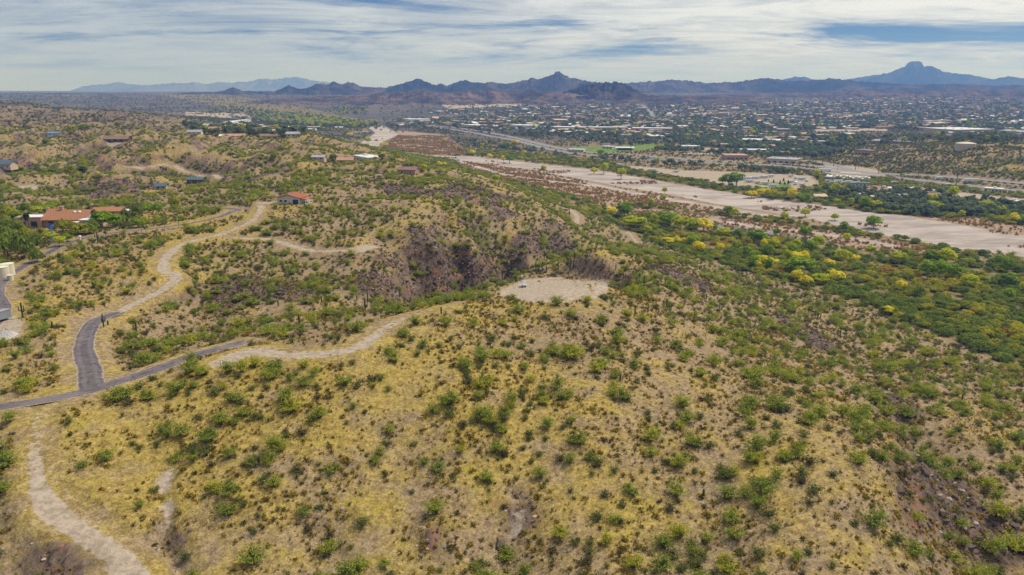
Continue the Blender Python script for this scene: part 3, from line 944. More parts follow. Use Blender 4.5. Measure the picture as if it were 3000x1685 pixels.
for r_ in roads:
    if r_.name == 'dirt_track':
        Z_track = np.maximum(Z_track, r_.core)
        Z_dirt = np.maximum(Z_dirt, r_.core)
for r_ in roads[:9]:
    # graded shoulders
    Z_dirt = np.maximum(Z_dirt, 0.30 * r_.cover * (1 - smooth(450, 700, GR)))
# grassy seams on the round pad
Z_dirt *= 1 - 0.8 * np.maximum(strip_zone([(1325, 716), (1365, 707), (1410, 705), (1450, 715), (1490, 738)], 0.9, 1.2), strip_zone([(1440, 692), (1470, 712), (1500, 722)], 0.8, 1.2))
# cut bank of yellow grass below the driveway and pale wash beds
Z_wash = np.maximum(strip_zone([(425, 1190), (405, 1245), (430, 1290), (395, 1345)], 1.1, 2.2), strip_zone([(1315, 1290), (1300, 1330), (1285, 1345)], 1.0, 2.2)) * np.clip(0.75 + 1.3 * fbm(GX, GY, 6.0, 3), 0.2, 1)
Z_dirt = np.maximum(Z_dirt, Z_wash)
Z_plain = smooth(1100, 2100, GR)
slope = np.zeros(len(GX))
_zz = GZ.reshape(NV, NU)
_xx, _yy = GX.reshape(NV, NU), GY.reshape(NV, NU)
gxs = np.gradient(_zz, axis=1) / np.maximum(np.gradient(_xx, axis=1), 1e-3)
gys = np.gradient(_zz, axis=0) / np.maximum(np.gradient(_yy, axis=0), 1e-3)
slope = np.hypot(gxs, gys).ravel()
def _blur(a, k):
    for ax in (0, 1):
        p = np.pad(a, [(k, k) if i == ax else (0, 0) for i in (0, 1)], mode='edge')
        c = np.cumsum(p, axis=ax)
        c = np.insert(c, 0, 0, axis=ax)
        n = a.shape[ax]
        a = (np.take(c, np.arange(2 * k + 1, 2 * k + 1 + n), axis=ax) - np.take(c, np.arange(0, n), axis=ax)) / (2 * k + 1)
    return a


# hollows and draws, where shrubs gather: ground lower than its surroundings
Z_hollow = np.clip((_blur(_blur(_zz, 7), 7) - _zz).ravel() / np.clip(GR * 0.006, 1.0, 7.0), -1, 1)
rocky = smooth(-0.04, 0.34, fbm(GX + 40, GY, 75.0, 5, 0.6)) * smooth(0.9, 2.0, amp) * (1 - smooth(1500, 2300, GR))
Z_rock = np.maximum(np.maximum(Z_rock * 0.95, 0.78 * rocky * (1 - Z_road)), np.clip((slope - 0.45) * 1.2, 0, 0.55) * (1 - 0.8 * Z_road))


Z_grass = Z_grass - 0.35 * np.clip(Z_hollow, -0.3, 1)


def build_ground():
    idx = np.arange(NU * NV).reshape(NV, NU)
    quads = np.stack([idx[:-1, :-1], idx[:-1, 1:], idx[1:, 1:], idx[1:, :-1]], -1).reshape(-1, 4)
    fs = (Z_sand[quads].mean(1) > 0.5) & (GR[quads].mean(1) < 3000)
    tr = (Z_track[quads].mean(1) > 0.5) & ~fs
    for name, sel in (('ground', ~fs & ~tr), ('riverbed', fs), ('dirt_track', tr)):
        q = quads[sel]
        used, inv = np.unique(q.ravel(), return_inverse=True)
        me = bpy.data.meshes.new(name)
        me.vertices.add(len(used))
        me.vertices.foreach_set('co', np.stack([GX[used], GY[used], GZ[used]], 1).ravel())
        me.loops.add(len(inv))
        me.loops.foreach_set('vertex_index', inv.astype(np.int32))
        me.polygons.add(len(q))
        me.polygons.foreach_set('loop_start', (np.arange(len(q)) * 4).astype(np.int32))
        me.polygons.foreach_set('loop_total', np.full(len(q), 4, np.int32))
        me.update(calc_edges=True)
        for an, ch in (('zone_a', (Z_sand, Z_scrub, Z_rock, Z_dirt)), ('zone_b', (Z_lawn, Z_lush, Z_grass, Z_plain))):
            a = me.attributes.new(an, 'FLOAT_COLOR', 'POINT')
            a.data.foreach_set('color', np.stack([c[used] for c in ch], 1).astype(np.float32).ravel())
        me.polygons.foreach_set('use_smooth', np.ones(len(q), bool))
        me.materials.append(M['ground'])
        me.validate()
        tag(link(bpy.data.objects.new(name, me)), kind='structure')


build_ground()
for r_ in roads:
    if r_.name != 'dirt_track':
        r_.build()


# ---------------------------------------------------------------- distant mountains
def mountain(name, label, prof, D, half, mat, seed, z0=0.0, res=0.0008, rows=100, rough=0.6, jag=0.10):
    p = np.array(prof, float)
    az0, az1 = np.arctan((p[0, 0] - 1288) / FPX), np.arctan((p[-1, 0] - 1288) / FPX)
    az = np.arange(az0, az1, res)
    # crest height for each bearing, from the picture's silhouette
    x, y, dz_ = ray(p[:, 0], p[:, 1])
    tanel = dz_ / np.hypot(x, y)
    hc = np.interp(az, np.arctan2(x, y), tanel) * D + CAM_Z - z0
    cz = z0
    q = np.linspace(-1, 1, rows)
    AZ, Q = np.meshgrid(az, q)
    HC = np.tile(hc, (rows, 1))
    wob = half * 0.25 * fbm(AZ * D / (half * 1.3) + seed, Q * 0 + seed, 1.0, 3)
    HC = HC * (1 + jag * fbm(AZ * 900 + seed, Q * 0, 7.0, 4, 0.6))
    edge = np.minimum(1, np.minimum(AZ - az0, az1 - AZ) / (0.012))
    RR = D + Q * half + wob
    X, Y = RR * np.sin(AZ), RR * np.cos(AZ)
    base = (1 - np.abs(Q)) ** 1.15
    rid = fbm(X + seed * 1000, Y, half * 0.5, 6, 0.6, True)
    H = HC * np.clip(base + rough * 1.6 * rid * base * (1 - base) * 2.2, 0, 1.0)
    H = H * np.clip(edge, 0, 1) + np.where(np.abs(Q) >= 1, -30, 0)
    nv, nu = AZ.shape
    idx = np.arange(nu * nv).reshape(nv, nu)
    quads = np.stack([idx[:-1, :-1], idx[:-1, 1:], idx[1:, 1:], idx[1:, :-1]], -1).reshape(-1, 4)
    me = bpy.data.meshes.new(name)
    me.vertices.add(nu * nv)
    me.vertices.foreach_set('co', np.stack([X.ravel(), Y.ravel(), (H + cz - 6).ravel()], 1).ravel())
    me.loops.add(quads.size)
    me.loops.foreach_set('vertex_index', quads.ravel().astype(np.int32))
    me.polygons.add(len(quads))
    me.polygons.foreach_set('loop_start', (np.arange(len(quads)) * 4).astype(np.int32))
    me.polygons.foreach_set('loop_total', np.full(len(quads), 4, np.int32))
    me.update(calc_edges=True)
    if me.polygons[len(quads) // 2].normal.z < 0:
        me.flip_normals()
    me.polygons.foreach_set('use_smooth', np.ones(len(quads), bool))
    me.materials.append(mat)
    o = tag(link(bpy.data.objects.new(name, me)), kind='structure')
    o['label'] = label
    return o


mm1 = mat_mountain('brown_hills', (0.036, 0.031, 0.032), (0.180, 0.125, 0.100), 0.014)
mm2 = mat_mountain('dark_hills', (0.022, 0.021, 0.023), (0.110, 0.082, 0.070), 0.007)
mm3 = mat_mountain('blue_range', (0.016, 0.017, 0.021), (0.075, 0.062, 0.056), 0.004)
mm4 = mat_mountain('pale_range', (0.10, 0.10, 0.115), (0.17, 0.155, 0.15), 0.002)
mountain('mountain', 'rounded brown hill behind the town', [(1360, 252), (1400, 240), (1430, 224), (1480, 209), (1540, 203), (1570, 208), (1610, 228), (1640, 243), (1670, 252)], 4300, 420, mm2, 3, -6)
mountain('hills', 'brown foothills behind the west side of town', [(560, 256), (640, 250), (760, 244), (860, 238), (960, 232), (1050, 226), (1120, 230), (1200, 224), (1300, 227), (1400, 229), (1480, 233), (1600, 238), (1700, 237), (1800, 240), (1900, 246), (2000, 254)], 4400, 640, mm1, 5, 2)
mountain('hills', 'brown foothills behind the east side of town', [(1640, 246), (1750, 238), (1900, 231), (2000, 233), (2150, 226), (2300, 228), (2450, 224), (2620, 228), (2800, 230)], 5600, 700, mm1, 6, 10)
mountain('mountain', 'jagged mid-distance range with a knob on its summit', [(400, 236), (470, 231), (540, 230), (562, 226), (586, 218), (610, 227), (690, 228), (705, 222), (726, 213), (748, 222), (770, 220), (790, 213), (806, 208), (822, 212), (840, 204), (858, 212), (875, 206), (890, 208), (910, 217), (960, 219), (1000, 213), (1025, 205), (1052, 197), (1080, 208), (1098, 214), (1108, 207), (1122, 214), (1145, 207), (1167, 200), (1190, 206), (1215, 208), (1240, 205), (1258, 209), (1280, 210), (1320, 200), (1335, 196), (1350, 198), (1368, 195), (1385, 190), (1394, 187), (1398, 181), (1405, 179), (1413, 182), (1420, 188), (1450, 197), (1490, 205), (1540, 211)],
         6500, 800, mm2, 7, 14)
mountain('mountain', 'low dark range behind the east side of town', [(1480, 216), (1560, 211), (1600, 206), (1650, 204), (1690, 200), (1740, 203), (1780, 208), (1850, 206), (1900, 199), (1930, 195), (1965, 201), (1990, 204), (2060, 200), (2100, 197), (2150, 203), (2220, 207), (2300, 212), (2400, 210), (2500, 214), (2576, 212), (2700, 216)],
         7600, 900, mm2, 9, 20)
mountain('mountain', 'tall blue peak with a flat topped butte', [(1860, 214), (1950, 205), (2000, 194), (2012, 196), (2022, 193), (2040, 200), (2100, 205), (2160, 195), (2210, 188), (2240, 184), (2262, 175), (2276, 170), (2283, 161), (2292, 158), (2310, 157), (2319, 161), (2325, 171), (2332, 169), (2352, 172), (2372, 181), (2400, 185), (2440, 189), (2480, 196), (2500, 199), (2535, 194), (2570, 197), (2650, 206), (2800, 214)],
         12500, 1900, mm3, 13, 30, jag=0.05)
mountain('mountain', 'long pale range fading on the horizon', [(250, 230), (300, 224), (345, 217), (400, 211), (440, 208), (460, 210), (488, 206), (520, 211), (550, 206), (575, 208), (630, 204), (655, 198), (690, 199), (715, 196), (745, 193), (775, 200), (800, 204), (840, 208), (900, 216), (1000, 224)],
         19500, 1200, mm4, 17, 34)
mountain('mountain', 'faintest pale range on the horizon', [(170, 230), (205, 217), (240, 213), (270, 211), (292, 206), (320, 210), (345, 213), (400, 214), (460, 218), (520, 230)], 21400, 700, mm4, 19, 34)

# ---------------------------------------------------------------- air
hz = MB().box(-24000, 24000, -400, 23600, -75, 640).build('haze', [])
hm = bpy.data.materials.new('haze_air')
hm.use_nodes = True
k = NT(hm.node_tree)
pv = k.n('ShaderNodeVolumePrincipled')
pv.inputs['Color'].default_value = (0.19, 0.40, 1.0, 1)
pv.inputs['Absorption Color'].default_value = (1, 1, 1, 1)
pv.inputs['Density'].default_value = 1.0e-4
pv.inputs['Anisotropy'].default_value = 0.2
k.n('ShaderNodeOutputMaterial', i_Volume=pv.outputs[0])
hz.data.materials.clear()
hz.data.materials.append(hm)
tag(hz, kind='stuff')


# ---------------------------------------------------------------- landmarks used in the labels
LAND = [('the asphalt fork', 235, 960), ('the top of the asphalt spur', 290, 795), ('the asphalt lane on the west edge', 20, 1020), ('the wide bend of the gravel track', 435, 690), ('the middle of the gravel track', 430, 640),
        ('the upper gravel track', 560, 590), ('the red-roofed house', 728, 510), ('the tile-roofed ranch house', 140, 575), ('the lane below the ranch house', 110, 645), ('the cream water tanks', 12, 690),
        ('the grey gravel heap', 15, 835), ('the start of the gravel driveway', 600, 895), ('the middle of the gravel driveway', 800, 893), ('the upper gravel driveway', 960, 830), ('the round graded pad', 1390, 725),
        ('the mast trailer on the round pad', 1316, 720), ('the east rim of the round pad', 1515, 720), ('the small pad above the canyon', 905, 630), ('the red canyon cliff', 1120, 690), ('the dark canyon rocks', 1380, 620),
        ('the pale rocks beside the gravel track', 660, 730), ('the pale washed out track', 100, 1200), ('the wide foot of the pale track', 230, 1355), ('the pale wash in the gully', 415, 1270), ('the rocky gully on the lower lot', 1310, 1300),
        ('the middle of the grassy lot', 1200, 1080), ('the upper lot below the driveway', 900, 960), ('the west side of the lot', 700, 1040), ('the lower east lot', 1700, 1250), ('the east corner of the lot', 2150, 1140),
        ('the bare patch on the east lot', 1950, 1060), ('the dark gully cliff on the east edge', 2430, 1300), ('the ridge beyond the east gully', 2450, 1090), ('the rock outcrop on the east shoulder', 2060, 860), ('the grey outcrop beyond the pad', 1690, 700),
        ('the saguaro stand behind the pad', 1410, 660), ('the slope below the round pad', 1500, 830), ('the east slope below the pad', 1750, 920), ('the bottom edge of the slope', 1000, 1420), ('the bottom middle of the slope', 1480, 1430), ('the bottom east slope', 2050, 1400),
        ('the foot of the west slope', 650, 1350), ('the slope beside the wash', 650, 1200), ('the saguaro above the driveway', 920, 785), ('the sandy access track', 1440, 535), ('the still water in the wood', 1850, 575), ('the orange thicket', 2280, 652),
        ('the round green cottonwoods by the bank', 2370, 695), ('the golden cottonwoods on the far bank', 1930, 497), ('the lone cottonwood on the sandbank', 1367, 437), ('the wide bend of the dry river', 960, 345), ('the middle of the dry river', 1700, 500), ('the broad sandy reach on the east', 2400, 600),
        ('the highway roundabout', 2140, 435), ('the rig on the highway', 2444, 458), ('the green oval lawn', 1945, 464), ('the park lawn', 1560, 376), ('the long grey-roofed shop', 1965, 405), ('the tan hilltop tank', 2427, 374), ('the white church tower', 1574, 293), ('the white domed hall', 1040, 308), ('the highway bend', 1400, 375), ('the eastern highway', 2400, 458),
        ('the yellow school field', 2150, 342), ('the big eastern stores', 2480, 328), ('the straight town street', 1640, 285), ('the west end of town', 1000, 315), ('the brown hill behind town', 1540, 250), ('the middle of town', 1400, 312), ('the old town centre', 1750, 322), ('the upper town', 1900, 280), ('the eastern suburbs', 2300, 290),
        ('the round trees on the left ridge', 170, 440), ('the pale ridge road', 430, 425), ('the tan hill behind the canyon', 1050, 480), ('the slope behind the red-roofed house', 850, 480), ('the bare hill crest', 720, 355), ('the cut bank below the hills', 550, 306), ('the stony hills on the west', 250, 300), ('the yellow cottonwood belt', 740, 300)]
_lx, _ly, _lz = survey([l[1] for l in LAND], [l[2] for l in LAND])
_lu, _lv = np.array([l[1] for l in LAND], float), np.array([l[2] for l in LAND], float)
ORD = ['first', 'second', 'third', 'fourth', 'fifth', 'sixth', 'seventh', 'eighth', 'ninth', 'tenth', 'eleventh', 'twelfth', 'thirteenth', 'fourteenth', 'fifteenth', 'sixteenth', 'seventeenth', 'eighteenth', 'nineteenth', 'twentieth']


def ordinal(i):
    if i < 20:
        return ORD[i]
    t = ['twenty', 'thirty', 'forty', 'fifty', 'sixty', 'seventy', 'eighty', 'ninety'][min(i // 10 - 2 if (i + 1) % 10 else (i + 1) // 10 - 2, 7)]
    n = (i + 1) % 10
    if n == 0:
        return t[:-1] + 'ieth'
    return t + '-' + ORD[n - 1]


_count = {}


def place_labels(xy, z, words_of):
    """a label for each plant or building: its look, and its rank by distance to the landmark it stands nearest"""
    u, v, f = project(xy[:, 0], xy[:, 1], z)
    d = np.hypot(u[:, None] - _lu, (v[:, None] - _lv) * 1.8)
    near = d.argmin(1)
    dd = d[np.arange(len(u)), near]
    out = [None] * len(u)
    for i in np.argsort(dd):
        wd = words_of(i)
        key = (wd, near[i])
        n = _count.get(key, 0)
        _count[key] = n + 1
        out[i] = f'{wd}, {ordinal(n) + " " if n else ""}closest to {LAND[near[i]][0]}'
    return out


# ---------------------------------------------------------------- plants
def leaf_mesh(name, c, nrm, size, mats, r, aspect=0.7, stems=None):
    """separate leaf-sized faces at points c facing nrm"""
    n = len(c)
    nrm = nrm / (np.linalg.norm(nrm, axis=1)[:, None] + 1e-9)
    t = np.cross(nrm, r.normal(size=(n, 3)))
    t /= np.linalg.norm(t, axis=1)[:, None] + 1e-9
    b = np.cross(nrm, t)
    sz = (size * r.uniform(0.6, 1.35, n))[:, None]
    t, b = t * sz, b * sz * aspect
    v = np.stack([c - t - b * 0.6, c + t * 0.2 - b, c + t + b * 0.5, c - t * 0.3 + b], 1).reshape(-1, 3)
    me = bpy.data.meshes.new(name)
    f = np.arange(n * 4).reshape(-1, 4)
    me.from_pydata(v.tolist(), [], f.tolist())
    for m in mats:
        me.materials.append(m)
    return me


def bush_points(r, nb, per, h, spread, lo=0.35):
    """arching sprays from one base"""
    cs, ns = [], []
    for i in range(nb):
        az = r.uniform(0, 2 * math.pi)
        lean = r.uniform(0.05, 1.0) ** 0.7 * spread
        L = h * r.uniform(0.75, 1.1)
        t = r.uniform(lo, 1.0, per)
        rad = np.sin(lean * (0.5 + 0.6 * t)) * t * L
        zz = np.cos(lean * (0.35 + 0.75 * t)) * t * L
        a = az + r.normal(0, 0.12, per)
        p = np.stack([rad * np.cos(a), rad * np.sin(a), zz], 1) + r.normal(0, 0.055 * h, (per, 3))
        p[:, 2] = np.maximum(p[:, 2], 0.08 * h)
        o = np.stack([np.cos(a) * math.sin(lean), np.sin(a) * math.sin(lean), np.full(per, 0.75)], 1)
        cs.append(p)
        ns.append(o * 0.8 + r.normal(0, 0.5, (per, 3)))
    return np.vstack(cs), np.vstack(ns)


def crown_points(r, clumps, per, rx, rz, zc, shell=0.75, low=-0.55, rc=0.36):
    """clumps of leaves over an uneven crown"""
    cs, ns = [], []
    for i in range(clumps):
        zz = r.uniform(low, 1.0)
        a = r.uniform(0, 2 * math.pi)
        q = math.sqrt(max(0, 1 - zz * zz))
        k = shell * r.uniform(0.65, 1.08)
        cc = np.array([q * math.cos(a) * rx * k, q * math.sin(a) * rx * k, zc + zz * rz * k])
        d = r.normal(size=(per, 3))
        d /= np.linalg.norm(d, axis=1)[:, None]
        d[:, 2] = np.abs(d[:, 2]) * 0.9 + d[:, 2] * 0.1
        rr = rc * r.uniform(0.7, 1.25)
        cs.append(cc + d * np.array([rx, rx, rz]) * rr * r.uniform(0.75, 1.05, (per, 1)))
        out = cs[-1] - np.array([0, 0, zc - 0.2 * rz])
        out /= np.linalg.norm(out, axis=1)[:, None] + 1e-9
        ns.append(d * 0.7 + out * 0.6 + np.array([0, 0, 0.25]) + r.normal(0, 0.38, (per, 3)))
    return np.vstack(cs), np.vstack(ns)


def stems_mesh(name, r, n, h, spread, rad, mat):
    m = MB()
    for i in range(n):
        a, l = r.uniform(0, 6.28), r.uniform(0.1, spread)
        L = h * r.uniform(0.5, 0.8)
        p = (math.sin(l) * math.cos(a) * L, math.sin(l) * math.sin(a) * L, math.cos(l) * L)
        m.tube((0, 0, -0.3), p, rad, rad * 0.4, 4, cap=False)
    return m.mesh(name, mat)


def trunk_mesh(name, r, h, rad, mat, limbs=4, spread=0.45, reach=1.0):
    m = MB()
    top = (r.normal(0, 0.03 * h), r.normal(0, 0.03 * h), h)
    m.tube((0, 0, -0.6), top, rad, rad * 0.7, 7, cap=False)
    for i in range(limbs):
        a = 6.28 * i / limbs + r.uniform(-0.4, 0.4)
        L = h * reach * r.uniform(0.7, 1.1)
        m.tube(top, (top[0] + math.sin(spread) * math.cos(a) * L, top[1] + math.sin(spread) * math.sin(a) * L, h + math.cos(spread) * L), rad * 0.6, rad * 0.2, 5, cap=False)
    return m.mesh(name, mat)


PR = {}


def protos(kind, nvar, make, second=None):
    PR[kind] = [(make(np.random.default_rng(100 * len(PR) + i)), second(np.random.default_rng(100 * len(PR) + i)) if second else None) for i in range(nvar)]


def _palo(r):
    c, n = bush_points(r, 38, 24, 3.2, 0.95, 0.30)
    return leaf_mesh('palo_verde_bush', c, n, 0.145, [M['palo']], r)


def _creo(r):
    c, n = bush_points(r, 32, 18, 2.0, 1.05, 0.25)
    return leaf_mesh('creosote_bush', c, n, 0.115, [M['creosote']], r)


def _dead(r):
    c, n = bush_points(r, 16, 9, 1.3, 1.15, 0.15)
    return leaf_mesh('dead_brush', c, n, 0.13, [M['dead']], r, 0.3)


def _britt(r):
    c, n = bush_points(r, 12, 8, 0.75, 1.3, 0.35)
    return leaf_mesh('brittlebush', c, n, 0.13, [M['brittle']], r)


def _straw(r):
    c, n = bush_points(r, 9, 6, 0.5, 0.9, 0.2)
    return leaf_mesh('grass_tuft', c, n, 0.10, [M['straw']], r, 0.3)


def _scrub(r):
    c, n = bush_points(r, 12, 9, 1.5, 1.2, 0.2)
    return leaf_mesh('brown_scrub', c, n, 0.24, [M['brown_scrub']], r)


def _mesq(r):
    c, n = crown_points(r, 24, 30, 3.4, 2.0, 1.75, 0.78, -0.5, 0.40)
    c[:, 2] = np.maximum(c[:, 2], 0.25)
    return leaf_mesh('mesquite_tree', c, n, 0.36, [M['mesquite']], r)


def _cot(mat):
    def f(r):
        c, n = crown_points(r, 34, 36, 5.2, 5.2, 7.2, 0.74, -0.85, 0.36)
        return leaf_mesh('cottonwood_tree', c, n, 0.55, [M[mat]], r)
    return f


def _thick(mat):
    def f(r):
        c, n = crown_points(r, 16, 20, 3.4, 2.0, 1.5, 0.8, -0.6, 0.42)
        c[:, 2] = np.maximum(c[:, 2], 0.2)
        return leaf_mesh('thicket', c, n, 0.40, [M[mat]], r)
    return f


def _town(r):
    c, n = crown_points(r, 14, 16, 4.0, 3.2, 3.6, 0.75, -0.7, 0.42)
    return leaf_mesh('town_tree', c, n, 0.75, [M['dark_green']], r)


def _rock(r):
    m = bmesh.new()
    bmesh.ops.create_icosphere(m, subdivisions=1, radius=0.5)
    for v in m.verts:
        v.co *= r.uniform(0.7, 1.25)
        v.co.z *= 0.65
    me = bpy.data.meshes.new('rock')
    m.to_mesh(me)
    m.free()
    me.materials.append(M[['rock_grey', 'rock_tan', 'rock_dark'][int(r.integers(0, 3))]])
    return me


def _cholla(r):
    m_c, m_n = bush_points(r, 14, 12, 1.3, 0.9, 0.2)
    return leaf_mesh('cholla_cactus', m_c, m_n, 0.14, [M['cholla']], r, 0.8)


protos('palo', 7, _palo, lambda r: stems_mesh('branches', r, 9, 3.0, 0.8, 0.06, M['bark']))
protos('creo', 6, _creo)
protos('dead', 4, _dead)
protos('britt', 4, _britt)
protos('straw', 3, _straw)
protos('scrub', 5, _scrub)
protos('mesq', 7, _mesq, lambda r: trunk_mesh('trunk', r, 1.6, 0.16, M['bark'], 4, 0.8))
protos('cot_g', 5, _cot('cotton_green'), lambda r: trunk_mesh('trunk', r, 4.4, 0.42, M['bark_pale'], 5, 0.5, 0.8))
protos('cot_m', 4, _cot('cotton_mixed'), lambda r: trunk_mesh('trunk', r, 4.4, 0.42, M['bark_pale'], 5, 0.5, 0.8))
protos('cot_y', 4, _cot('cotton_yellow'), lambda r: trunk_mesh('trunk', r, 4.4, 0.42, M['bark_pale'], 5, 0.5, 0.8))
protos('rust', 3, _thick('rust'))
protos('olive', 4, _thick('olive'))
protos('town', 5, _town, lambda r: trunk_mesh('trunk', r, 2.2, 0.3, M['bark'], 4, 0.6))
protos('rock', 6, _rock)
protos('cholla', 3, _cholla)


def _crag(r):
    m = bmesh.new()
    bmesh.ops.create_icosphere(m, subdivisions=1, radius=0.7)
    for v in m.verts:
        v.co *= r.uniform(0.55, 1.3)
    me = bpy.data.meshes.new('crag')
    m.to_mesh(me)
    m.free()
    me.materials.append(M[['rock_dark', 'rock_brown'][int(r.integers(0, 2))]])
    return me


protos('crag', 6, _crag)


def make_thing(kind, i, name, cat, x, y, z, s, rz, label, group, part='trunk', sx=1.0):
    crown, trunk = PR[kind][i % len(PR[kind])]
    if trunk is None:
        o = link(bpy.data.objects.new(name, crown))
    else:
        o = empty(name)
        link(bpy.data.objects.new('crown' if part == 'trunk' else 'foliage', crown), o)
        link(bpy.data.objects.new(part, trunk), o)
    o.location = (x, y, z)
    o.rotation_euler = (0, 0, rz)
    o.scale = (s * sx, s * sx, s)
    return tag(o, label, cat, group)


_nt_cache = {}


def stuff(name, kind, x, y, z, s, r, label, sx=None):
    """plants past counting: one object, copies of the same meshes on its points"""
    n = len(x)
    if n == 0:
        return None
    protoc = bpy.data.collections.new(kind + '_forms')
    for me, _ in PR[kind]:
        protoc.objects.link(bpy.data.objects.new(name + '_form', me))
    me = bpy.data.meshes.new(name)
    me.vertices.add(n)
    me.vertices.foreach_set('co', np.stack([x, y, z], 1).astype(np.float32).ravel())
    a = me.attributes.new('rot', 'FLOAT_VECTOR', 'POINT')
    a.data.foreach_set('vector', np.stack([r.normal(0, 0.06, n), r.normal(0, 0.06, n), r.uniform(0, 6.28, n)], 1).astype(np.float32).ravel())
    w_ = s if sx is None else s * sx
    a = me.attributes.new('siz', 'FLOAT_VECTOR', 'POINT')
    a.data.foreach_set('vector', np.stack([w_, w_, s], 1).astype(np.float32).ravel())
    a = me.attributes.new('pick', 'INT', 'POINT')
    a.data.foreach_set('value', r.integers(0, len(PR[kind]), n).astype(np.int32))
    o = link(bpy.data.objects.new(name, me))
    tag(o, kind='stuff')
    o['label'] = label
    t = bpy.data.node_groups.new(name + '_spread', 'GeometryNodeTree')
    t.interface.new_socket('Geometry', in_out='INPUT', socket_type='NodeSocketGeometry')
    t.interface.new_socket('Geometry', in_out='OUTPUT', socket_type='NodeSocketGeometry')
    gi, go = t.nodes.new('NodeGroupInput'), t.nodes.new('NodeGroupOutput')
    ci = t.nodes.new('GeometryNodeCollectionInfo')
    ci.inputs['Collection'].default_value = protoc
    ci.inputs['Separate Children'].default_value = True
    ci.inputs['Reset Children'].default_value = True
    ip = t.nodes.new('GeometryNodeInstanceOnPoints')
    ip.inputs['Pick Instance'].default_value = True

    def attr(nm, dt):
        q = t.nodes.new('GeometryNodeInputNamedAttribute')
        q.data_type = dt
        q.inputs['Name'].default_value = nm
        return q.outputs['Attribute']
    e2r = t.nodes.new('FunctionNodeEulerToRotation')
    t.links.new(attr('rot', 'FLOAT_VECTOR'), e2r.inputs[0])
    t.links.new(gi.outputs[0], ip.inputs['Points'])
    t.links.new(ci.outputs[0], ip.inputs['Instance'])
    t.links.new(attr('pick', 'INT'), ip.inputs['Instance Index'])
    t.links.new(e2r.outputs[0], ip.inputs['Rotation'])
    t.links.new(attr('siz', 'FLOAT_VECTOR'), ip.inputs['Scale'])
    t.links.new(ip.outputs[0], go.inputs[0])
    md = o.modifiers.new('spread', 'NODES')
    md.node_group = t
    return o


def visible(x, y, z, up=1.5):
    """in frame and not behind a ridge"""
    u, v, f = project(x, y, z + up)
    ok = (f > 1) & (u > -30) & (u < 2606) & (v > 215) & (v < 1475)
    tt = np.linspace(0.12, 0.985, 60)
    for k in np.where(ok)[0][::1] if len(x) < 0 else []:
        pass
    idx = np.where(ok)[0]
    for i in range(0, len(idx), 20000):
        j = idx[i:i + 20000]
        xs, ys = x[j][:, None] * tt, y[j][:, None] * tt
        zs = CAM_Z + (z[j] + up - CAM_Z)[:, None] * tt
        ok[j] = ~(gz(xs, ys) > zs).any(1)
    return ok


def wedge(r, y0, y1, per_m2, spread=0.92):
    """random points over the ground in view, even per square metre"""
    area = spread * (y1 ** 2 - y0 ** 2)
    n = int(area * per_m2)
    y = np.sqrt(r.uniform(y0 ** 2, y1 ** 2, n))
    x = r.uniform(-1, 1, n) * spread * y
    return x, y


FIELD = {}


def fld(nm, x, y):
    return gz(x, y, FIELD[nm])


FIELD.update(sand=Z_sand, scrub=Z_scrub, lush=Z_lush, dirt=np.maximum(Z_dirt, Z_road), rock=Z_rock, lawn=Z_lawn, grass=Z_grass, road=Z_road, hollow=Z_hollow)
_blockers = []          # (x, y, radius) building footprints, filled before scattering


def clear_of(x, y):
    ok = np.ones(len(x), bool)
    for bx, by, br in _blockers:
        ok &= (x - bx) ** 2 + (y - by) ** 2 > br * br
    return ok


# saguaros: picture position of the foot, picture height
SAG = [(58, 800, 40, 3), (261, 823, 34, 2), (344, 838, 30, 0), (272, 818, 12, 0), (132, 824, 16, 0), (246, 610, 26, 3), (470, 641, 17, 0), (341, 661, 14, 0), (305, 575, 22, 1), (301, 577, 14, 0), (395, 603, 18, 0),
       (919, 783, 34, 2), (925, 760, 28, 0), (753, 817, 28, 1), (809, 761, 16, 0), (898, 757, 14, 0), (944, 752, 20, 1), (1005, 748, 18, 0), (1033, 759, 13, 0), (1284, 689, 22, 0), (1264, 706, 16, 1), (1213, 716, 14, 0), (1297, 711, 22, 3),
       (1348, 682, 26, 1), (1354, 686, 20, 0), (1364, 684, 26, 1), (1375, 686, 18, 0), (1369, 654, 24, 3), (1404, 682, 24, 0), (1434, 679, 30, 1), (1442, 672, 20, 0), (1445, 658, 24, 2), (1473, 667, 16, 1), (1425, 668, 12, 0),
       (1549, 679, 16, 0), (1568, 699, 14, 0), (1580, 704, 14, 0), (1608, 707, 20, 3), (1620, 727, 34, 0), (1647, 707, 12, 1), (1674, 718, 18, 0), (1677, 773, 22, 1), (1597, 792, 26, 0), (1808, 794, 28, 2), (1777, 752, 13, 0), (1663, 652, 13, 0), (1678, 649, 14, 1), (1733, 667, 13, 0),
       (2113, 851, 24, 1), (2057, 801, 16, 1), (2064, 801, 15, 0), (2050, 799, 12, 0), (2420, 1009, 18, 1), (1769, 1254, 26, 0), (1560, 960, 20, 0), (1110, 790, 18, 0), (700, 770, 16, 0), (640, 640, 14, 0), (840, 545, 13, 0), (990, 560, 13, 0), (1180, 480, 14, 0), (1210, 470, 14, 1), (910, 455, 13, 0), (1030, 455, 13, 0)]


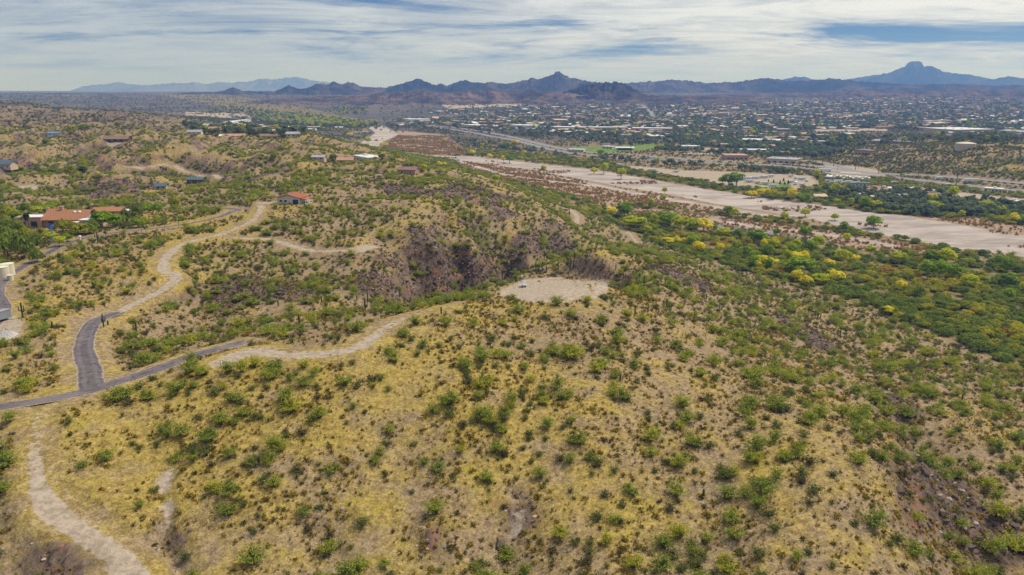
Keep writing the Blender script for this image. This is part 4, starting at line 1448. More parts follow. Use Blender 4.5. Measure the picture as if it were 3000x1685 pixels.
def saguaro(u, v, ph, arms, i, label):
    x, y, z = spot(u, v)
    _, _, f = project(x, y, z)
    h = ph * f / FPX * 1.02
    r = np.random.default_rng(500 + i)
    rad = max(0.24, h * 0.052)
    root = empty('saguaro_cactus', (x, y, z), r.uniform(0, 6.28))
    n = 10
    prof = [(rad * 0.75, -0.4), (rad * 0.85, 0.1 * h), (rad, 0.45 * h), (rad * 0.98, 0.8 * h), (rad * 0.8, 0.94 * h), (rad * 0.35, h)]
    MB().lathe(prof, 0, 0, n).build('trunk', M['cactus'], root)
    for a in range(arms):
        t = 2.2 * a + r.uniform(-.4, .4)
        zz = h * r.uniform(0.38, 0.55)
        out = h * r.uniform(0.13, 0.19)
        top = zz + h * r.uniform(0.2, 0.36)
        cx, cy = math.cos(t) * out, math.sin(t) * out
        m = MB()
        m.tube((0, 0, zz - 0.05 * h), (cx * 0.8, cy * 0.8, zz), rad * 0.6, rad * 0.68, 8)
        m.tube((cx * 0.8, cy * 0.8, zz - rad * 0.2), (cx, cy, zz + 0.06 * h), rad * 0.7, rad * 0.72, 8)
        m.tube((cx, cy, zz + 0.05 * h), (cx * 1.03, cy * 1.03, top), rad * 0.72, rad * 0.35, 8)
        m.build('arm', M['cactus'], root)
    tag(root, label, 'cactus', 'saguaros on the slopes')


# cottonwoods and other single trees: foot u, v, picture width, picture height, colour
COT = [(1570, 553, 42, 36, 'g'), (1538, 543, 26, 20, 'y'), (1598, 577, 54, 28, 'm'), (1632, 555, 22, 18, 'g'), (1665, 561, 30, 24, 'g'), (1685, 572, 46, 30, 'g'), (1712, 586, 38, 38, 'm'), (1742, 585, 34, 30, 'm'), (1770, 582, 40, 26, 'y'), (1795, 579, 20, 15, 'g'), (1820, 600, 32, 24, 'm'),
       (1680, 617, 30, 18, 'y'), (1703, 616, 20, 18, 'y'), (1723, 612, 17, 13, 'y'), (1743, 622, 33, 24, 'g'), (1903, 618, 46, 32, 'g'), (1922, 626, 22, 20, 'y'), (1916, 671, 28, 26, 'y'),
       (1816, 467, 22, 20, 'm'), (1832, 469, 30, 26, 'g'), (1852, 470, 40, 28, 'g'), (1890, 498, 24, 16, 'y'), (1912, 496, 20, 18, 'y'), (1926, 494, 18, 18, 'y'), (1945, 502, 20, 20, 'm'), (1990, 505, 22, 27, 'y'), (2012, 508, 24, 16, 'g'), (2028, 507, 18, 16, 'g'), (2104, 517, 16, 14, 'm'), (2174, 526, 28, 26, 'g'), (2199, 528, 26, 21, 'm'),
       (2025, 546, 24, 17, 'm'), (2100, 555, 20, 14, 'm'), (2197, 575, 36, 27, 'g'), (1953, 592, 16, 15, 'g'), (2024, 603, 30, 27, 'g'), (2057, 625, 36, 26, 'm'), (2130, 608, 20, 17, 'm'), (1943, 633, 30, 30, 'm'), (2000, 657, 32, 20, 'y'), (2022, 656, 26, 20, 'y'), (1942, 673, 30, 20, 'y'), (2010, 690, 72, 36, 'g'),
       (2087, 669, 25, 14, 'y'), (2117, 662, 34, 28, 'm'), (2152, 660, 20, 16, 'y'), (2190, 642, 24, 21, 'm'), (2102, 712, 38, 28, 'y'), (2065, 714, 40, 21, 'm'), (2380, 666, 38, 33, 'm'), (2332, 702, 40, 38, 'g'), (2362, 706, 44, 40, 'g'), (2397, 706, 32, 34, 'g'), (2474, 720, 22, 21, 'g'), (2312, 752, 30, 27, 'd'), (2234, 793, 24, 21, 'y'), (2302, 770, 24, 18, 'd'),
       (966, 371, 18, 11, 'y'), (926, 363, 16, 15, 'm'), (1187, 391, 20, 12, 'y'), (1232, 398, 14, 9, 'y'), (1267, 409, 12, 16, 'y'), (1282, 411, 22, 18, 'g'), (1319, 389, 12, 9, 'y'), (1272, 376, 20, 15, 'g'), (1296, 363, 16, 10, 'y'), (1511, 393, 20, 13, 'g'), (1367, 438, 14, 18, 'm'), (1104, 420, 14, 11, 'y'), (1116, 420, 13, 11, 'y'), (1067, 433, 13, 17, 'm'), (1247, 459, 20, 16, 'm'), (1494, 438, 18, 13, 'y'), (1519, 438, 20, 22, 'm'), (1562, 451, 22, 24, 'm'),
       (1672, 488, 13, 14, 'm'), (1667, 511, 14, 18, 'm'), (1042, 359, 8, 9, 'm'), (1116, 361, 10, 11, 'm'), (880, 345, 14, 9, 'y'), (905, 350, 12, 8, 'm'), (2485, 748, 26, 18, 'd'), (2420, 745, 30, 22, 'd'), (2150, 740, 34, 22, 'd'), (2250, 705, 30, 20, 'd')]
# dark garden and roadside trees on the left
YARD = [(28, 618, 40, 40, 'd'), (70, 612, 36, 34, 'd'), (104, 604, 30, 26, 'd'), (178, 580, 26, 24, 'd'), (236, 580, 30, 22, 'd'), (300, 566, 30, 26, 'd'), (318, 560, 26, 30, 'd'), (14, 572, 36, 28, 'd'), (48, 588, 34, 30, 'd'), (4, 628, 50, 50, 'd'), (350, 572, 26, 16, 'g'), (246, 540, 24, 22, 'd'), (190, 536, 24, 16, 'd'), (60, 536, 30, 22, 'd'), (20, 545, 34, 24, 'd'), (95, 660, 34, 30, 'd'), (170, 608, 26, 16, 'g'), (20, 645, 60, 50, 'd'), (62, 650, 52, 58, 'd'), (88, 628, 40, 36, 'd'), (8, 600, 40, 40, 'd'), (40, 560, 30, 24, 'g'), (92, 540, 26, 18, 'm'), (120, 535, 30, 16, 'g'), (160, 585, 28, 30, 'd'), (205, 590, 50, 24, 'd'), (225, 588, 36, 22, 'd'), (258, 572, 46, 34, 'g'), (285, 572, 40, 28, 'g'), (130, 610, 28, 24, 'm'), (150, 620, 28, 22, 'm'),
        (344, 545, 26, 30, 'd'), (338, 556, 22, 20, 'd'), (372, 535, 26, 18, 'g'), (398, 538, 24, 22, 'g'), (440, 522, 28, 26, 'd'), (415, 583, 30, 52, 't'), (450, 575, 22, 36, 't'), (356, 587, 20, 26, 't'), (368, 587, 18, 26, 't'), (267, 598, 14, 24, 't'), (325, 575, 22, 16, 'd'),
        (140, 438, 34, 16, 'd'), (175, 440, 30, 20, 'd'), (100, 435, 26, 14, 'd'), (210, 430, 24, 12, 'g'), (50, 430, 24, 10, 'g'), (690, 400, 18, 14, 'd'), (780, 400, 26, 12, 'd'), (840, 405, 20, 18, 'd'), (870, 410, 26, 14, 'd'), (1000, 405, 22, 18, 'd'), (960, 400, 18, 12, 'd'), (180, 330, 24, 12, 'd'), (215, 325, 30, 12, 'd'), (300, 320, 20, 12, 'd'), (120, 360, 26, 10, 'd')]


def single_trees():
    out = []
    names = {'g': 'green', 'y': 'golden yellow', 'm': 'yellow-green', 'd': 'dark green', 't': 'thin open'}
    kinds = {'g': 'cot_g', 'y': 'cot_y', 'm': 'cot_m', 'd': 'mesq', 't': 'mesq'}
    allt = [(*c, 'c') for c in COT] + [(*c, 'y') for c in YARD]
    u, v = np.array([c[0] for c in allt], float), np.array([c[1] for c in allt], float)
    x, y, z = survey(u, v)
    _, _, f = project(x, y, z)
    wm = np.array([c[2] for c in allt]) * f / FPX
    hm_ = np.array([c[3] for c in allt]) * f / FPX
    size = lambda i: 'small' if wm[i] < 7 else 'big' if wm[i] > 12 else 'mid-sized'
    lab = place_labels(np.stack([x, y], 1), z, lambda i: f"{size(i)} {names[allt[i][4]]} {'cottonwood' if allt[i][5] == 'c' and allt[i][4] != 'd' else 'garden tree' if allt[i][5] == 'y' else 'mesquite'}")
    for i, c in enumerate(allt):
        kd = kinds[c[4]]
        if c[4] == 't':
            o = empty('eucalyptus_tree', (x[i], y[i], z[i]))
            r = np.random.default_rng(900 + i)
            link(bpy.data.objects.new('trunk', trunk_mesh('trunk', r, hm_[i] * 0.45, 0.2, M['bark_pale'], 4, 0.4, 0.8)), o)
            cc, nn = crown_points(r, 12, 16, wm[i] * 0.42, hm_[i] * 0.3, hm_[i] * 0.68, 0.85, -0.9, 0.3)
            link(bpy.data.objects.new('crown', leaf_mesh('crown', cc, nn, 0.34, [M['mesquite']], r)), o)
            tag(o, lab[i], 'tree', 'single trees')
            continue
        base_h, base_w = (12.6, 10.4) if kd.startswith('cot') else (4.0, 7.4)
        cot = kd.startswith('cot')
        o = make_thing(kd, i * 3 + 1, 'cottonwood_tree' if cot and c[5] == 'c' else 'garden_tree' if c[5] == 'y' else 'mesquite_tree', 'tree', x[i], y[i], z[i] - 0.15, hm_[i] / base_h, i * 1.7, lab[i], 'single trees')
        wf = 1.18 if cot else 1.1
        o.scale = (wm[i] / base_w * wf, wm[i] / base_w * wf, hm_[i] / base_h * (1.32 if cot else 1.25))
    return np.stack([x, y, wm * 0.62], 1)


def scatter_plants():
    r = np.random.default_rng(42)
    # ---------- desert shrubs on the hills
    sets = {}
    for kind, dens, smin, smax in (('palo', 1 / 23, 0.5, 1.3), ('creo', 1 / 17, 0.42, 1.2)):
        x, y = wedge(r, 70, 1000, dens)
        cl = fbm(x, y, 38.0, 3) + 0.6 * fbm(x + 99, y, 12.0, 2)
        east = smooth(0.10, 0.45, x / np.maximum(y, 1)) * smooth(150, 230, y)
        rk_ = fld('rock', x, y)
        nearw = 1 - 0.7 * smooth(300, 200, y)
        den = 0.48 + cl * (0.55 + 0.35 * nearw) + 0.10 * east - 0.06 * (fld('grass', x, y) > 0.5) - 0.25 * rk_ + 0.45 * nearw * np.maximum(fld('hollow', x, y), -0.2)
        ok = (r.uniform(0, 1, len(x)) < den) & (fld('sand', x, y) < 0.2) & (fld('lush', x, y) < 0.4) & (fld('dirt', x, y) < 0.35) & (fld('scrub', x, y) < 0.3) & (fld('lawn', x, y) < 0.3) & (fld('road', x, y) < 0.5)
        ok &= r.uniform(0, 1, len(x)) < 1 - 0.42 * smooth(0.06, 0.22, x / y) * smooth(150, 190, y)
        x, y = x[ok], y[ok]
        ok = clear_of(x, y)
        x, y = x[ok], y[ok]
        s = smin + (smax - smin) * r.beta(1.6, 2.6, len(x))
        s *= 1 + 0.15 * smooth(0.1, 0.4, x / y)
        sets[kind] = (x, y, gz(x, y), s)
    for kind, name, cat, hgt, words_, group, lab_stuff in (
            ('palo', 'palo_verde_bush', 'shrub', 3.0, 'palo verde bush', 'green palo verde bushes on the slopes', 'many more green palo verde bushes over the farther slopes'),
            ('creo', 'creosote_bush', 'shrub', 1.9, 'olive creosote bush', 'olive creosote bushes on the slopes', 'many more olive creosote bushes over the farther slopes')):
        x, y, z, s = sets[kind]
        u, v, f = project(x, y, z)
        vis = visible(x, y, z, 0.5)
        inside = vis & (u > 4) & (u < 2572) & (v < 1440)
        rank = np.argsort(-(s * hgt / f) * inside)[:300]
        rest = np.ones(len(x), bool)
        rest[rank] = False
        keep = rest & ((f < 260) | vis)
        stuff(name.replace('bush', 'scrub'), kind, x[keep], y[keep], z[keep] - 0.1, s[keep], r, lab_stuff, r.uniform(0.85, 1.3, keep.sum()))
        med = np.median(s[rank])
        sxs = r.uniform(0.85, 1.3, len(rank))
        qs = np.quantile(s[rank], [0.33, 0.66])
        lab = place_labels(np.stack([x[rank], y[rank]], 1), z[rank], lambda i: f"{'low' if s[rank[i]] < qs[0] else 'tall' if s[rank[i]] > qs[1] else 'middling'} {'spreading ' if sxs[i] > 1.12 else 'upright ' if sxs[i] < 0.95 else ''}{words_}")
        for n, i in enumerate(rank):
            make_thing(kind, n, name, cat, x[i], y[i], z[i] - 0.1, s[i], r.uniform(0, 6.28), lab[n], group, 'branches', sxs[n])
    x, y = wedge(r, 260, 1150, 1 / 12)
    ok = (r.uniform(0, 1, len(x)) < 0.5 + fbm(x, y, 30.0, 3) * 1.0 + 0.6 * fld('hollow', x, y)) & (fld('sand', x, y) < 0.2) & (fld('lush', x, y) < 0.4) & (fld('dirt', x, y) < 0.35) & (fld('scrub', x, y) < 0.3) & (fld('lawn', x, y) < 0.3) & (fld('road', x, y) < 0.6)
    x, y = x[ok], y[ok]
    z = gz(x, y)
    vis = visible(x, y, z, 0.6)
    x, y, z = x[vis], y[vis], z[vis]
    stuff('hill_scrub', 'creo', x, y, z - 0.08, r.uniform(0.35, 0.85, len(x)), r, 'small dark scrub stippling the hills')
    x, y = wedge(r, 700, 1600, 1 / 16)
    ok = (x > 0.33 * y) & (r.uniform(0, 1, len(x)) < 0.62 + fbm(x, y, 40.0, 3)) & (fld('sand', x, y) < 0.2) & (fld('lush', x, y) < 0.4) & (fld('dirt', x, y) < 0.35) & (fld('scrub', x, y) < 0.3) & (fld('road', x, y) < 0.5) & clear_of(x, y)
    x, y = x[ok], y[ok]
    stuff('east_scrub', 'creo', x, y, gz(x, y) - 0.08, r.uniform(0.6, 1.5, len(x)), r, 'dense dark scrub over the eastern hills beyond the highway')
    # ---------- small stuff of the front slopes
    for kind, name, dens, smin, smax, ymax, label in (('dead', 'dead_brush', 1 / 7, 0.25, 1.3, 520, 'grey brown dead brush between the bushes'), ('britt', 'brittlebush_scrub', 1 / 5, 0.6, 1.8, 420, 'low yellowish brittlebush over the slopes'),
                                                      ('straw', 'grass', 1 / 1.6, 0.7, 1.8, 300, 'straw coloured grass tufts'), ('rock', 'rubble', 1 / 9, 0.25, 1.0, 420, 'loose stones on the slopes'), ('cholla', 'cholla_scrub', 1 / 90, 0.6, 1.2, 330, 'pale cholla cactus on the lot')):
        x, y = wedge(r, 75, ymax, dens)
        den = 0.5 + fbm(x, y, 18.0, 3) * 1.2 + (0.8 * fld('rock', x, y) if kind in ('rock', 'dead') else 0)
        ok = (r.uniform(0, 1, len(x)) < den) & (fld('sand', x, y) < 0.2) & (fld('lush', x, y) < 0.5) & (fld('dirt', x, y) < (0.55 if kind == 'rock' else 0.40)) & (fld('road', x, y) < 0.6)
        x, y = x[ok], y[ok]
        z = gz(x, y)
        s = smin + (smax - smin) * r.beta(1.3, 3.0, len(x))
        if kind == 'rock':
            s = s * (1 + 1.5 * fld('rock', x, y))
        stuff(name, kind, x, y, z - 0.05, s, r, label)
    x, y = wedge(r, 90, 560, 1 / 3.2)
    ok = (r.uniform(0, 1, len(x)) < smooth(0.35, 0.75, fld('rock', x, y)) * 0.8) & (fld('dirt', x, y) < 0.4)
    x, y = x[ok], y[ok]
    stuff('cliff_rubble', 'crag', x, y, gz(x, y) - 0.15, 0.4 + 1.9 * r.beta(1.2, 3.2, len(x)), r, 'dark broken rock on the cliffs and outcrops')
    # ---------- river wood
    x, y = wedge(r, 250, 1500, 1 / 22)
    L = fld('lush', x, y)
    ok = (L > 0.5) & (r.uniform(0, 1, len(x)) < np.clip(0.72 + fbm(x, y, 45.0, 3) * 1.1, 0.10, 1) * np.where(y > 700, 0.62, 1)) & (fld('dirt', x, y) < 0.4) & clear_of(x, y)
    x, y = x[ok], y[ok]
    z = gz(x, y)
    u, v, f = project(x, y, z)
    vis = visible(x, y, z, 3.0)
    x, y, z, f, u, v = x[vis], y[vis], z[vis], f[vis], u[vis], v[vis]
    s = 0.60 + 0.75 * r.beta(2, 2.6, len(x))
    tint = fbm(x + 500, y, 60.0, 3) + r.normal(0, 0.22, len(x))
    kindsel = np.where(tint > 0.66, 2, np.where(tint > 0.22, 1, 0))
    main = np.where(kindsel == 0)[0]
    tall = r.permutation(main[(f[main] > 420) & (f[main] < 760) & (x[main] > 0.08 * y[main])])[:46]
    main = np.setdiff1d(main, tall)
    tk = r.choice(3, len(tall), p=[0.5, 0.32, 0.18])
    ts = r.uniform(0.55, 0.85, len(tall))
    lab = place_labels(np.stack([x[tall], y[tall]], 1), z[tall], lambda i: f"{['green', 'yellow-green', 'golden yellow'][tk[i]]} cottonwood in the wood")
    for n, i in enumerate(tall):
        make_thing(('cot_g', 'cot_m', 'cot_y')[tk[n]], n, 'cottonwood_tree', 'tree', x[i], y[i], z[i] - 0.3, ts[n], r.uniform(0, 6.28), lab[n], 'cottonwoods of the river wood', 'trunk', r.uniform(0.95, 1.3))
    rank = main[np.argsort(-(s[main] / f[main]))[:300]]
    rest = np.setdiff1d(main, rank)
    stuff('mesquite_wood', 'mesq', x[rest], y[rest], z[rest] - 0.2, s[rest], r, 'mesquite wood along the river beyond the nearest trees', r.uniform(0.85, 1.25, len(rest)))
    qs = np.quantile(s[rank], [0.33, 0.66])
    lab = place_labels(np.stack([x[rank], y[rank]], 1), z[rank], lambda i: f"{'small' if s[rank[i]] < qs[0] else 'large' if s[rank[i]] > qs[1] else 'medium'} domed mesquite tree")
    for n, i in enumerate(rank):
        make_thing('mesq', n, 'mesquite_tree', 'tree', x[i], y[i], z[i] - 0.2, s[i], r.uniform(0, 6.28), lab[n], 'mesquite trees of the river wood', 'trunk', r.uniform(0.85, 1.25))
    for kv, kd, nm, wd, gp in ((1, 'olive', 'olive_thicket', 'olive-yellow thicket', 'turning thickets of the river wood'), (2, 'rust', 'rust_thicket', 'rust-coloured thicket', 'rusty thickets of the river wood')):
        m_ = np.where(kindsel == kv)[0]
        m_ = m_[np.argsort(-(s[m_] / f[m_]))]
        a, b = m_[:220], m_[220:]
        stuff(nm + '_scrub', kd, x[b], y[b], z[b] - 0.1, s[b], r, wd + 's farther along the river')
        lab = place_labels(np.stack([x[a], y[a]], 1), z[a], lambda i: f"{'small' if s[a[i]] < 0.9 else 'broad'} {wd}")
        for n, i in enumerate(a):
            make_thing(kd, n, nm, 'shrub', x[i], y[i], z[i] - 0.1, s[i], r.uniform(0, 6.28), lab[n], gp)
    # the orange thicket and the scrub bars in the river
    ox, oy, oz = survey(r.uniform(2240, 2335, 120), r.uniform(642, 664, 120))
    stuff('orange_thicket', 'rust', ox, oy, oz - 0.1, r.uniform(0.4, 0.75, 120), r, 'low orange thicket in a clearing of the river wood')
    x, y = wedge(r, 330, 1900, 1 / 8)
    ok = (fld('scrub', x, y) + 0.25 * fld('sand', x, y) * (fbm(x, y, 70.0, 3) > 0.12) > 0.5 - 0.27 * (fbm(x, y, 70.0, 3) > 0.30) * (fld('sand', x, y) > 0.5)) & (r.uniform(0, 1, len(x)) < 0.55 + fbm(x, y, 40.0, 3) * 1.0)
    x, y = x[ok], y[ok]
    stuff('brown_scrub', 'scrub', x, y, gz(x, y) - 0.1, r.uniform(0.5, 1.7, len(x)), r, 'brown low scrub on the bars of the dry river')
    # ---------- hills, plain and town trees
    x, y = wedge(r, 950, 2300, 1 / 42)
    ok = (r.uniform(0, 1, len(x)) < 0.55 + fbm(x, y, 120.0, 3) * 0.9) & (fld('sand', x, y) < 0.2) & (fld('lawn', x, y) < 0.3) & (fld('dirt', x, y) < 0.4) & (fld('scrub', x, y) < 0.3) & (fld('road', x, y) < 0.4)
    x, y = x[ok], y[ok]
    z = gz(x, y)
    vis = visible(x, y, z, 1.0)
    x, y, z = x[vis], y[vis], z[vis]
    stuff('desert_scrub', 'creo', x, y, z - 0.1, r.uniform(0.7, 1.9, len(x)), r, 'desert scrub dotted over the far hills')
    x, y = wedge(r, 2000, 6000, 1 / 900)
    ok = r.uniform(0, 1, len(x)) < 0.5 + fbm(x, y, 400.0, 3)
    x, y = x[ok], y[ok]
    stuff('desert_shrubbery', 'creo', x, y, gz(x, y) - 0.2, r.uniform(1.6, 3.6, len(x)), r, 'dark desert trees speckling the plain')


print('plants ready')


# ---------------------------------------------------------------- buildings and made things
def at(o, u, v, rz=0.0, dz_=0.0):
    x, y, z = spot(u, v)
    o.location = (x, y, z + dz_)
    o.rotation_euler = (0, 0, rz)
    return x, y, z


def window(parent, x, y, z, wd, ht, face='y', frame='paint_white'):
    """a window set in a wall: frame with a recessed pane as its sub-part"""
    f, g = MB(), MB()
    t, e = 0.10, 0.12
    if face == 'y':      # wall facing -y
        f.box(x - wd / 2 - e, x + wd / 2 + e, y - t, y + 0.05, z - e, z).box(x - wd / 2 - e, x + wd / 2 + e, y - t, y + 0.05, z + ht, z + ht + e)
        f.box(x - wd / 2 - e, x - wd / 2, y - t, y + 0.05, z, z + ht).box(x + wd / 2, x + wd / 2 + e, y - t, y + 0.05, z, z + ht)
        g.box(x - wd / 2, x + wd / 2, y - 0.04, y + 0.04, z, z + ht)
    else:                # wall facing -x or +x
        s = -1 if face == '-x' else 1
        a, b = sorted((x + s * t, x - s * 0.05))
        f.box(a, b, y - wd / 2 - e, y + wd / 2 + e, z - e, z).box(a, b, y - wd / 2 - e, y + wd / 2 + e, z + ht, z + ht + e)
        f.box(a, b, y - wd / 2 - e, y - wd / 2, z, z + ht).box(a, b, y + wd / 2, y + wd / 2 + e, z, z + ht)
        a, b = sorted((x + s * 0.04, x - s * 0.04))
        g.box(a, b, y - wd / 2, y + wd / 2, z, z + ht)
    o = f.build('window', M[frame], parent)
    g.build('pane', M['glass'], o)
    return o


def tile_rows(m, x0, x1, y0, z0, y1, z1, n=16):
    """courses of barrel tile: ridges running down one roof plane"""
    w_ = (x1 - x0) / n
    for i in range(n):
        xa = x0 + i * w_
        sec = [(-0.5, 0.0), (-0.3, 0.10), (0.0, 0.15), (0.3, 0.10), (0.5, 0.0)]
        vv = [(xa + w_ * (0.5 + s), y0, z0 + h + 0.012) for s, h in sec] + [(xa + w_ * (0.5 + s), y1, z1 + h + 0.012) for s, h in sec]
        m.add(vv, [(k, k + 1, 6 + k, 5 + k) for k in range(4)] + [(0, 1, 2, 3, 4), (9, 8, 7, 6, 5)])


def ranch_house():
    h = empty('ranch_house')
    x, y, z = at(h, 140, 573, R(4))
    MB().box(-17.8, -6.2, 0, 11, -1, 4.6).build('wall', M['stucco_pink'], h)['label'] = 'flat-roofed pink stucco wing'
    p = MB().box(-18, -6.0, -0.2, 0.35, 4.6, 5.15).box(-18, -6.0, 10.8, 11.3, 4.6, 5.15).box(-18, -17.5, 0.35, 10.8, 4.6, 5.15).box(-6.5, -6.0, 0.35, 10.8, 4.6, 5.15)
    p.build('parapet', M['stucco_pink'], h)
    MB().box(-17.5, -6.5, 0.35, 10.8, 4.6, 4.72).build('roof', M['roof_white'], h)['label'] = 'white flat roof of the pink wing'
    MB().gable_wall(-6.2, 12.5, 1.5, 15.5, -1, 3.3, 3.6).build('wall', M['stucco_pink'], h)
    rf = MB().gable(-6.0, 12.5, 1.5, 15.5, 3.45, 3.75, 1.1)
    tile_rows(rf, -7.0, 13.5, 0.45, 3.46, 8.5, 7.2, 34)
    rf = rf.build('roof', M['tile'], h)
    rf['label'] = 'main orange clay tile roof'
    for cx in (6.4, 8.7):
        d = MB().lathe([(0.75, 0), (0.72, 0.35), (0.45, 0.62), (0.1, 0.7)], cx, 6.6, 10).build('skylight', M['metal_white'], rf)
        d.location.z = 6.25
    MB().box(-1.1, 0.3, 8.0, 9.4, 5.8, 8.6).box(-1.25, 0.45, 7.85, 9.55, 8.6, 8.85).build('chimney', M['stucco_pink'], rf)
    MB().gable(-8.8, -2.6, 11.3, 19, 4.8, 2.0, 0.5).build('roof', M['tile_red'], h)['label'] = 'rear tile roof beside the chimney'
    MB().gable_wall(-8.6, -2.8, 11.5, 18.8, -1, 4.7, 1.8).build('wall', M['stucco_pink'], h)
    MB().box(-9.2, -7.9, 11.6, 12.8, 4.6, 8.0).build('chimney', M['stucco_pink'], h)
    MB().gable(-21.5, -17.9, 3, 9, 2.9, 1.0, 0.3, axis='y').build('roof', M['tile'], h)['label'] = 'small tile roof on the west end'
    MB().gable_wall(-21.3, -18.0, 3.1, 8.9, -1, 2.75, 0.9, 'y').build('wall', M['stucco_pink'], h)
    MB().box(12.7, 20.0, -3.0, 9.0, -1, 3.7).build('wall', M['stucco_tan'], h)['label'] = 'low tan wing under the white roof'
    MB().box(12.4, 20.3, -3.3, 9.3, 3.7, 4.1).build('roof', M['roof_white'], h)['label'] = 'bright white flat roof with coolers'
    for cx, cy in ((15.2, 2.4), (17.0, 4.2), (14.5, 5.0)):
        a = MB().box(cx - 0.7, cx + 0.7, cy - 0.7, cy + 0.7, 4.15, 5.1).build('cooler', M['metal_grey'], h)
        MB().box(cx - 0.55, cx + 0.55, cy - 0.74, cy - 0.71, 4.3, 4.95).build('vent', M['metal_white'], a)
    MB().box(5.4, 12.6, -3.6, 0.3, 2.7, 2.95).build('patio_roof', M['roof_white'], h)
    for px_ in (5.8, 9.0, 12.2):
        MB().box(px_ - 0.15, px_ + 0.15, -3.4, -3.1, -1, 2.7).build('post', M['stucco_pink'], h)
    for wx, wz, ww, wh in ((-9.5, 0.8, 2.6, 2.2), (-14.2, 1.2, 1.4, 1.5)):
        window(h, wx, -0.02, wz, ww, wh, 'y', 'wood')
    for wx in (-2.6, 1.8, 4.0):
        window(h, wx, 1.48, 0.4, 2.0, 2.2, 'y', 'wood')
    window(h, 16.4, -3.02, 1.2, 1.8, 1.3, 'y', 'wood')
    tag(h, 'sprawling pink stucco ranch house with orange tile roofs and white flat roofs', 'house', 'houses on the hills')
    _blockers.append((x, y + 6, 21))
    # pool and terrace in front
    px_, py_, pz = spot(82, 588)
    t = empty('swimming_pool', (px_, py_, pz + 0.05))
    MB().box(-5.5, 7, -2.5, 2.5, -0.6, 0.12).build('terrace', M['concrete'], t)
    MB().lathe([(1.9, 0.0), (1.9, 0.16)], -1, 0, 18).build('basin', M['pool'], t)
    MB().lathe([(1.5, 0.0), (1.5, 0.164)], 0.9, 0.2, 18).build('basin', M['pool'], t)
    tag(t, 'small turquoise pool on the terrace before the ranch house', 'pool')
    _blockers.append((px_, py_, 7))
    x2, y2, z2 = spot(202, 604)
    urn = MB().lathe([(0.3, 0), (0.35, 0.5), (0.25, 0.9), (0.55, 1.3), (0.6, 1.7), (0.3, 2.0)], 0, 0, 10).build('urn', M['paint_white'], None, (x2, y2, z2))
    tag(urn, 'white urn on the red drive of the ranch house', 'urn')


def guest_house():
    h = empty('guest_house')
    x, y, z = at(h, 270, 547, R(6))
    MB().gable_wall(-7, 6.6, 0, 7, -1, 2.9, 1.5).build('wall', M['stucco_tan'], h)
    rf = MB().gable(-7, 6.6, 0, 7, 3.05, 1.65, 0.7)
    tile_rows(rf, -7.7, 7.3, -0.65, 3.07, 3.5, 4.7, 24)
    rf.build('roof', M['tile'], h)
    MB().box(6.9, 11.5, 0.5, 6, -1, 3.0).build('wall', M['stucco_pink'], h)
    MB().box(6.75, 11.65, 0.3, 6.2, 3.0, 3.25).build('roof', M['roof_white'], h)['label'] = 'white flat roof of the lower end'
    for wx in (-4.5, -1, 2.6):
        window(h, wx, -0.02, 0.9, 1.4, 1.3, 'y', 'wood')
    tag(h, 'low guest house with one long orange tile roof behind the ranch house', 'house', 'houses on the hills')
    _blockers.append((x, y + 3, 11))


def red_roof_house():
    h = empty('hill_house')
    x, y, z = at(h, 727, 513, R(-12))
    MB().gable_wall(-7.0, 6.2, 0, 9, -1, 3.2, 1.7, 'y').build('wall', M['stucco_cream'], h)
    rf = MB().gable(-7.0, 6.2, 0, 9, 3.35, 1.85, 0.9, axis='y')
    rf = rf.build('roof', M['tile_red'], h)
    t = MB()
    for i in range(14):
        ya = -0.9 + i * 0.77
        for sx, xe in ((1, -7.9), (-1, 7.1)):
            t.add([(xe, ya, 3.36), (xe, ya + 0.6, 3.36), (-0.4, ya + 0.6, 5.23), (-0.4, ya, 5.23), (xe, ya + 0.3, 3.56), (-0.4, ya + 0.3, 5.43)], [(0, 4, 5, 3), (4, 1, 2, 5), (0, 1, 4), (3, 5, 2)])
    o = t.build('tile_courses', M['tile_red'], rf)
    o['kind'] = 'stuff'
    MB().box(6.4, 9.6, 0.4, 8.6, -1, 0.1).build('porch_floor', M['concrete'], h)
    MB().box(6.3, 9.9, 0.2, 8.8, 2.6, 2.85).build('porch_roof', M['tile_red'], h)
    for py_ in (0.6, 4.4, 8.2):
        MB().box(9.2, 9.45, py_, py_ + 0.25, 0.1, 2.6).build('post', M['paint_white'], h)
    d = MB().box(2.2, 5.6, -0.09, 0.06, -0.2, 2.5).build('garage_shade_panel', M['car_dark'], h)  # solid panel in dark car paint stands for the shade inside the open garage
    MB().box(2.0, 2.2, -0.13, 0.06, -0.2, 2.7).box(5.6, 5.8, -0.13, 0.06, -0.2, 2.7).box(2.2, 5.6, -0.13, 0.06, 2.5, 2.7).build('frame', M['paint_white'], d)
    for wx in (-4.6, -1.9):
        window(h, wx, -0.02, 0.9, 1.7, 1.1)
    for wy in (2.5, 6.0):
        window(h, -7.02, wy, 0.9, 1.4, 1.1, '-x')
    tag(h, 'cream house with red tile gable roof at the end of the gravel track', 'house', 'houses on the hills')
    _blockers.append((x, y + 4, 12))


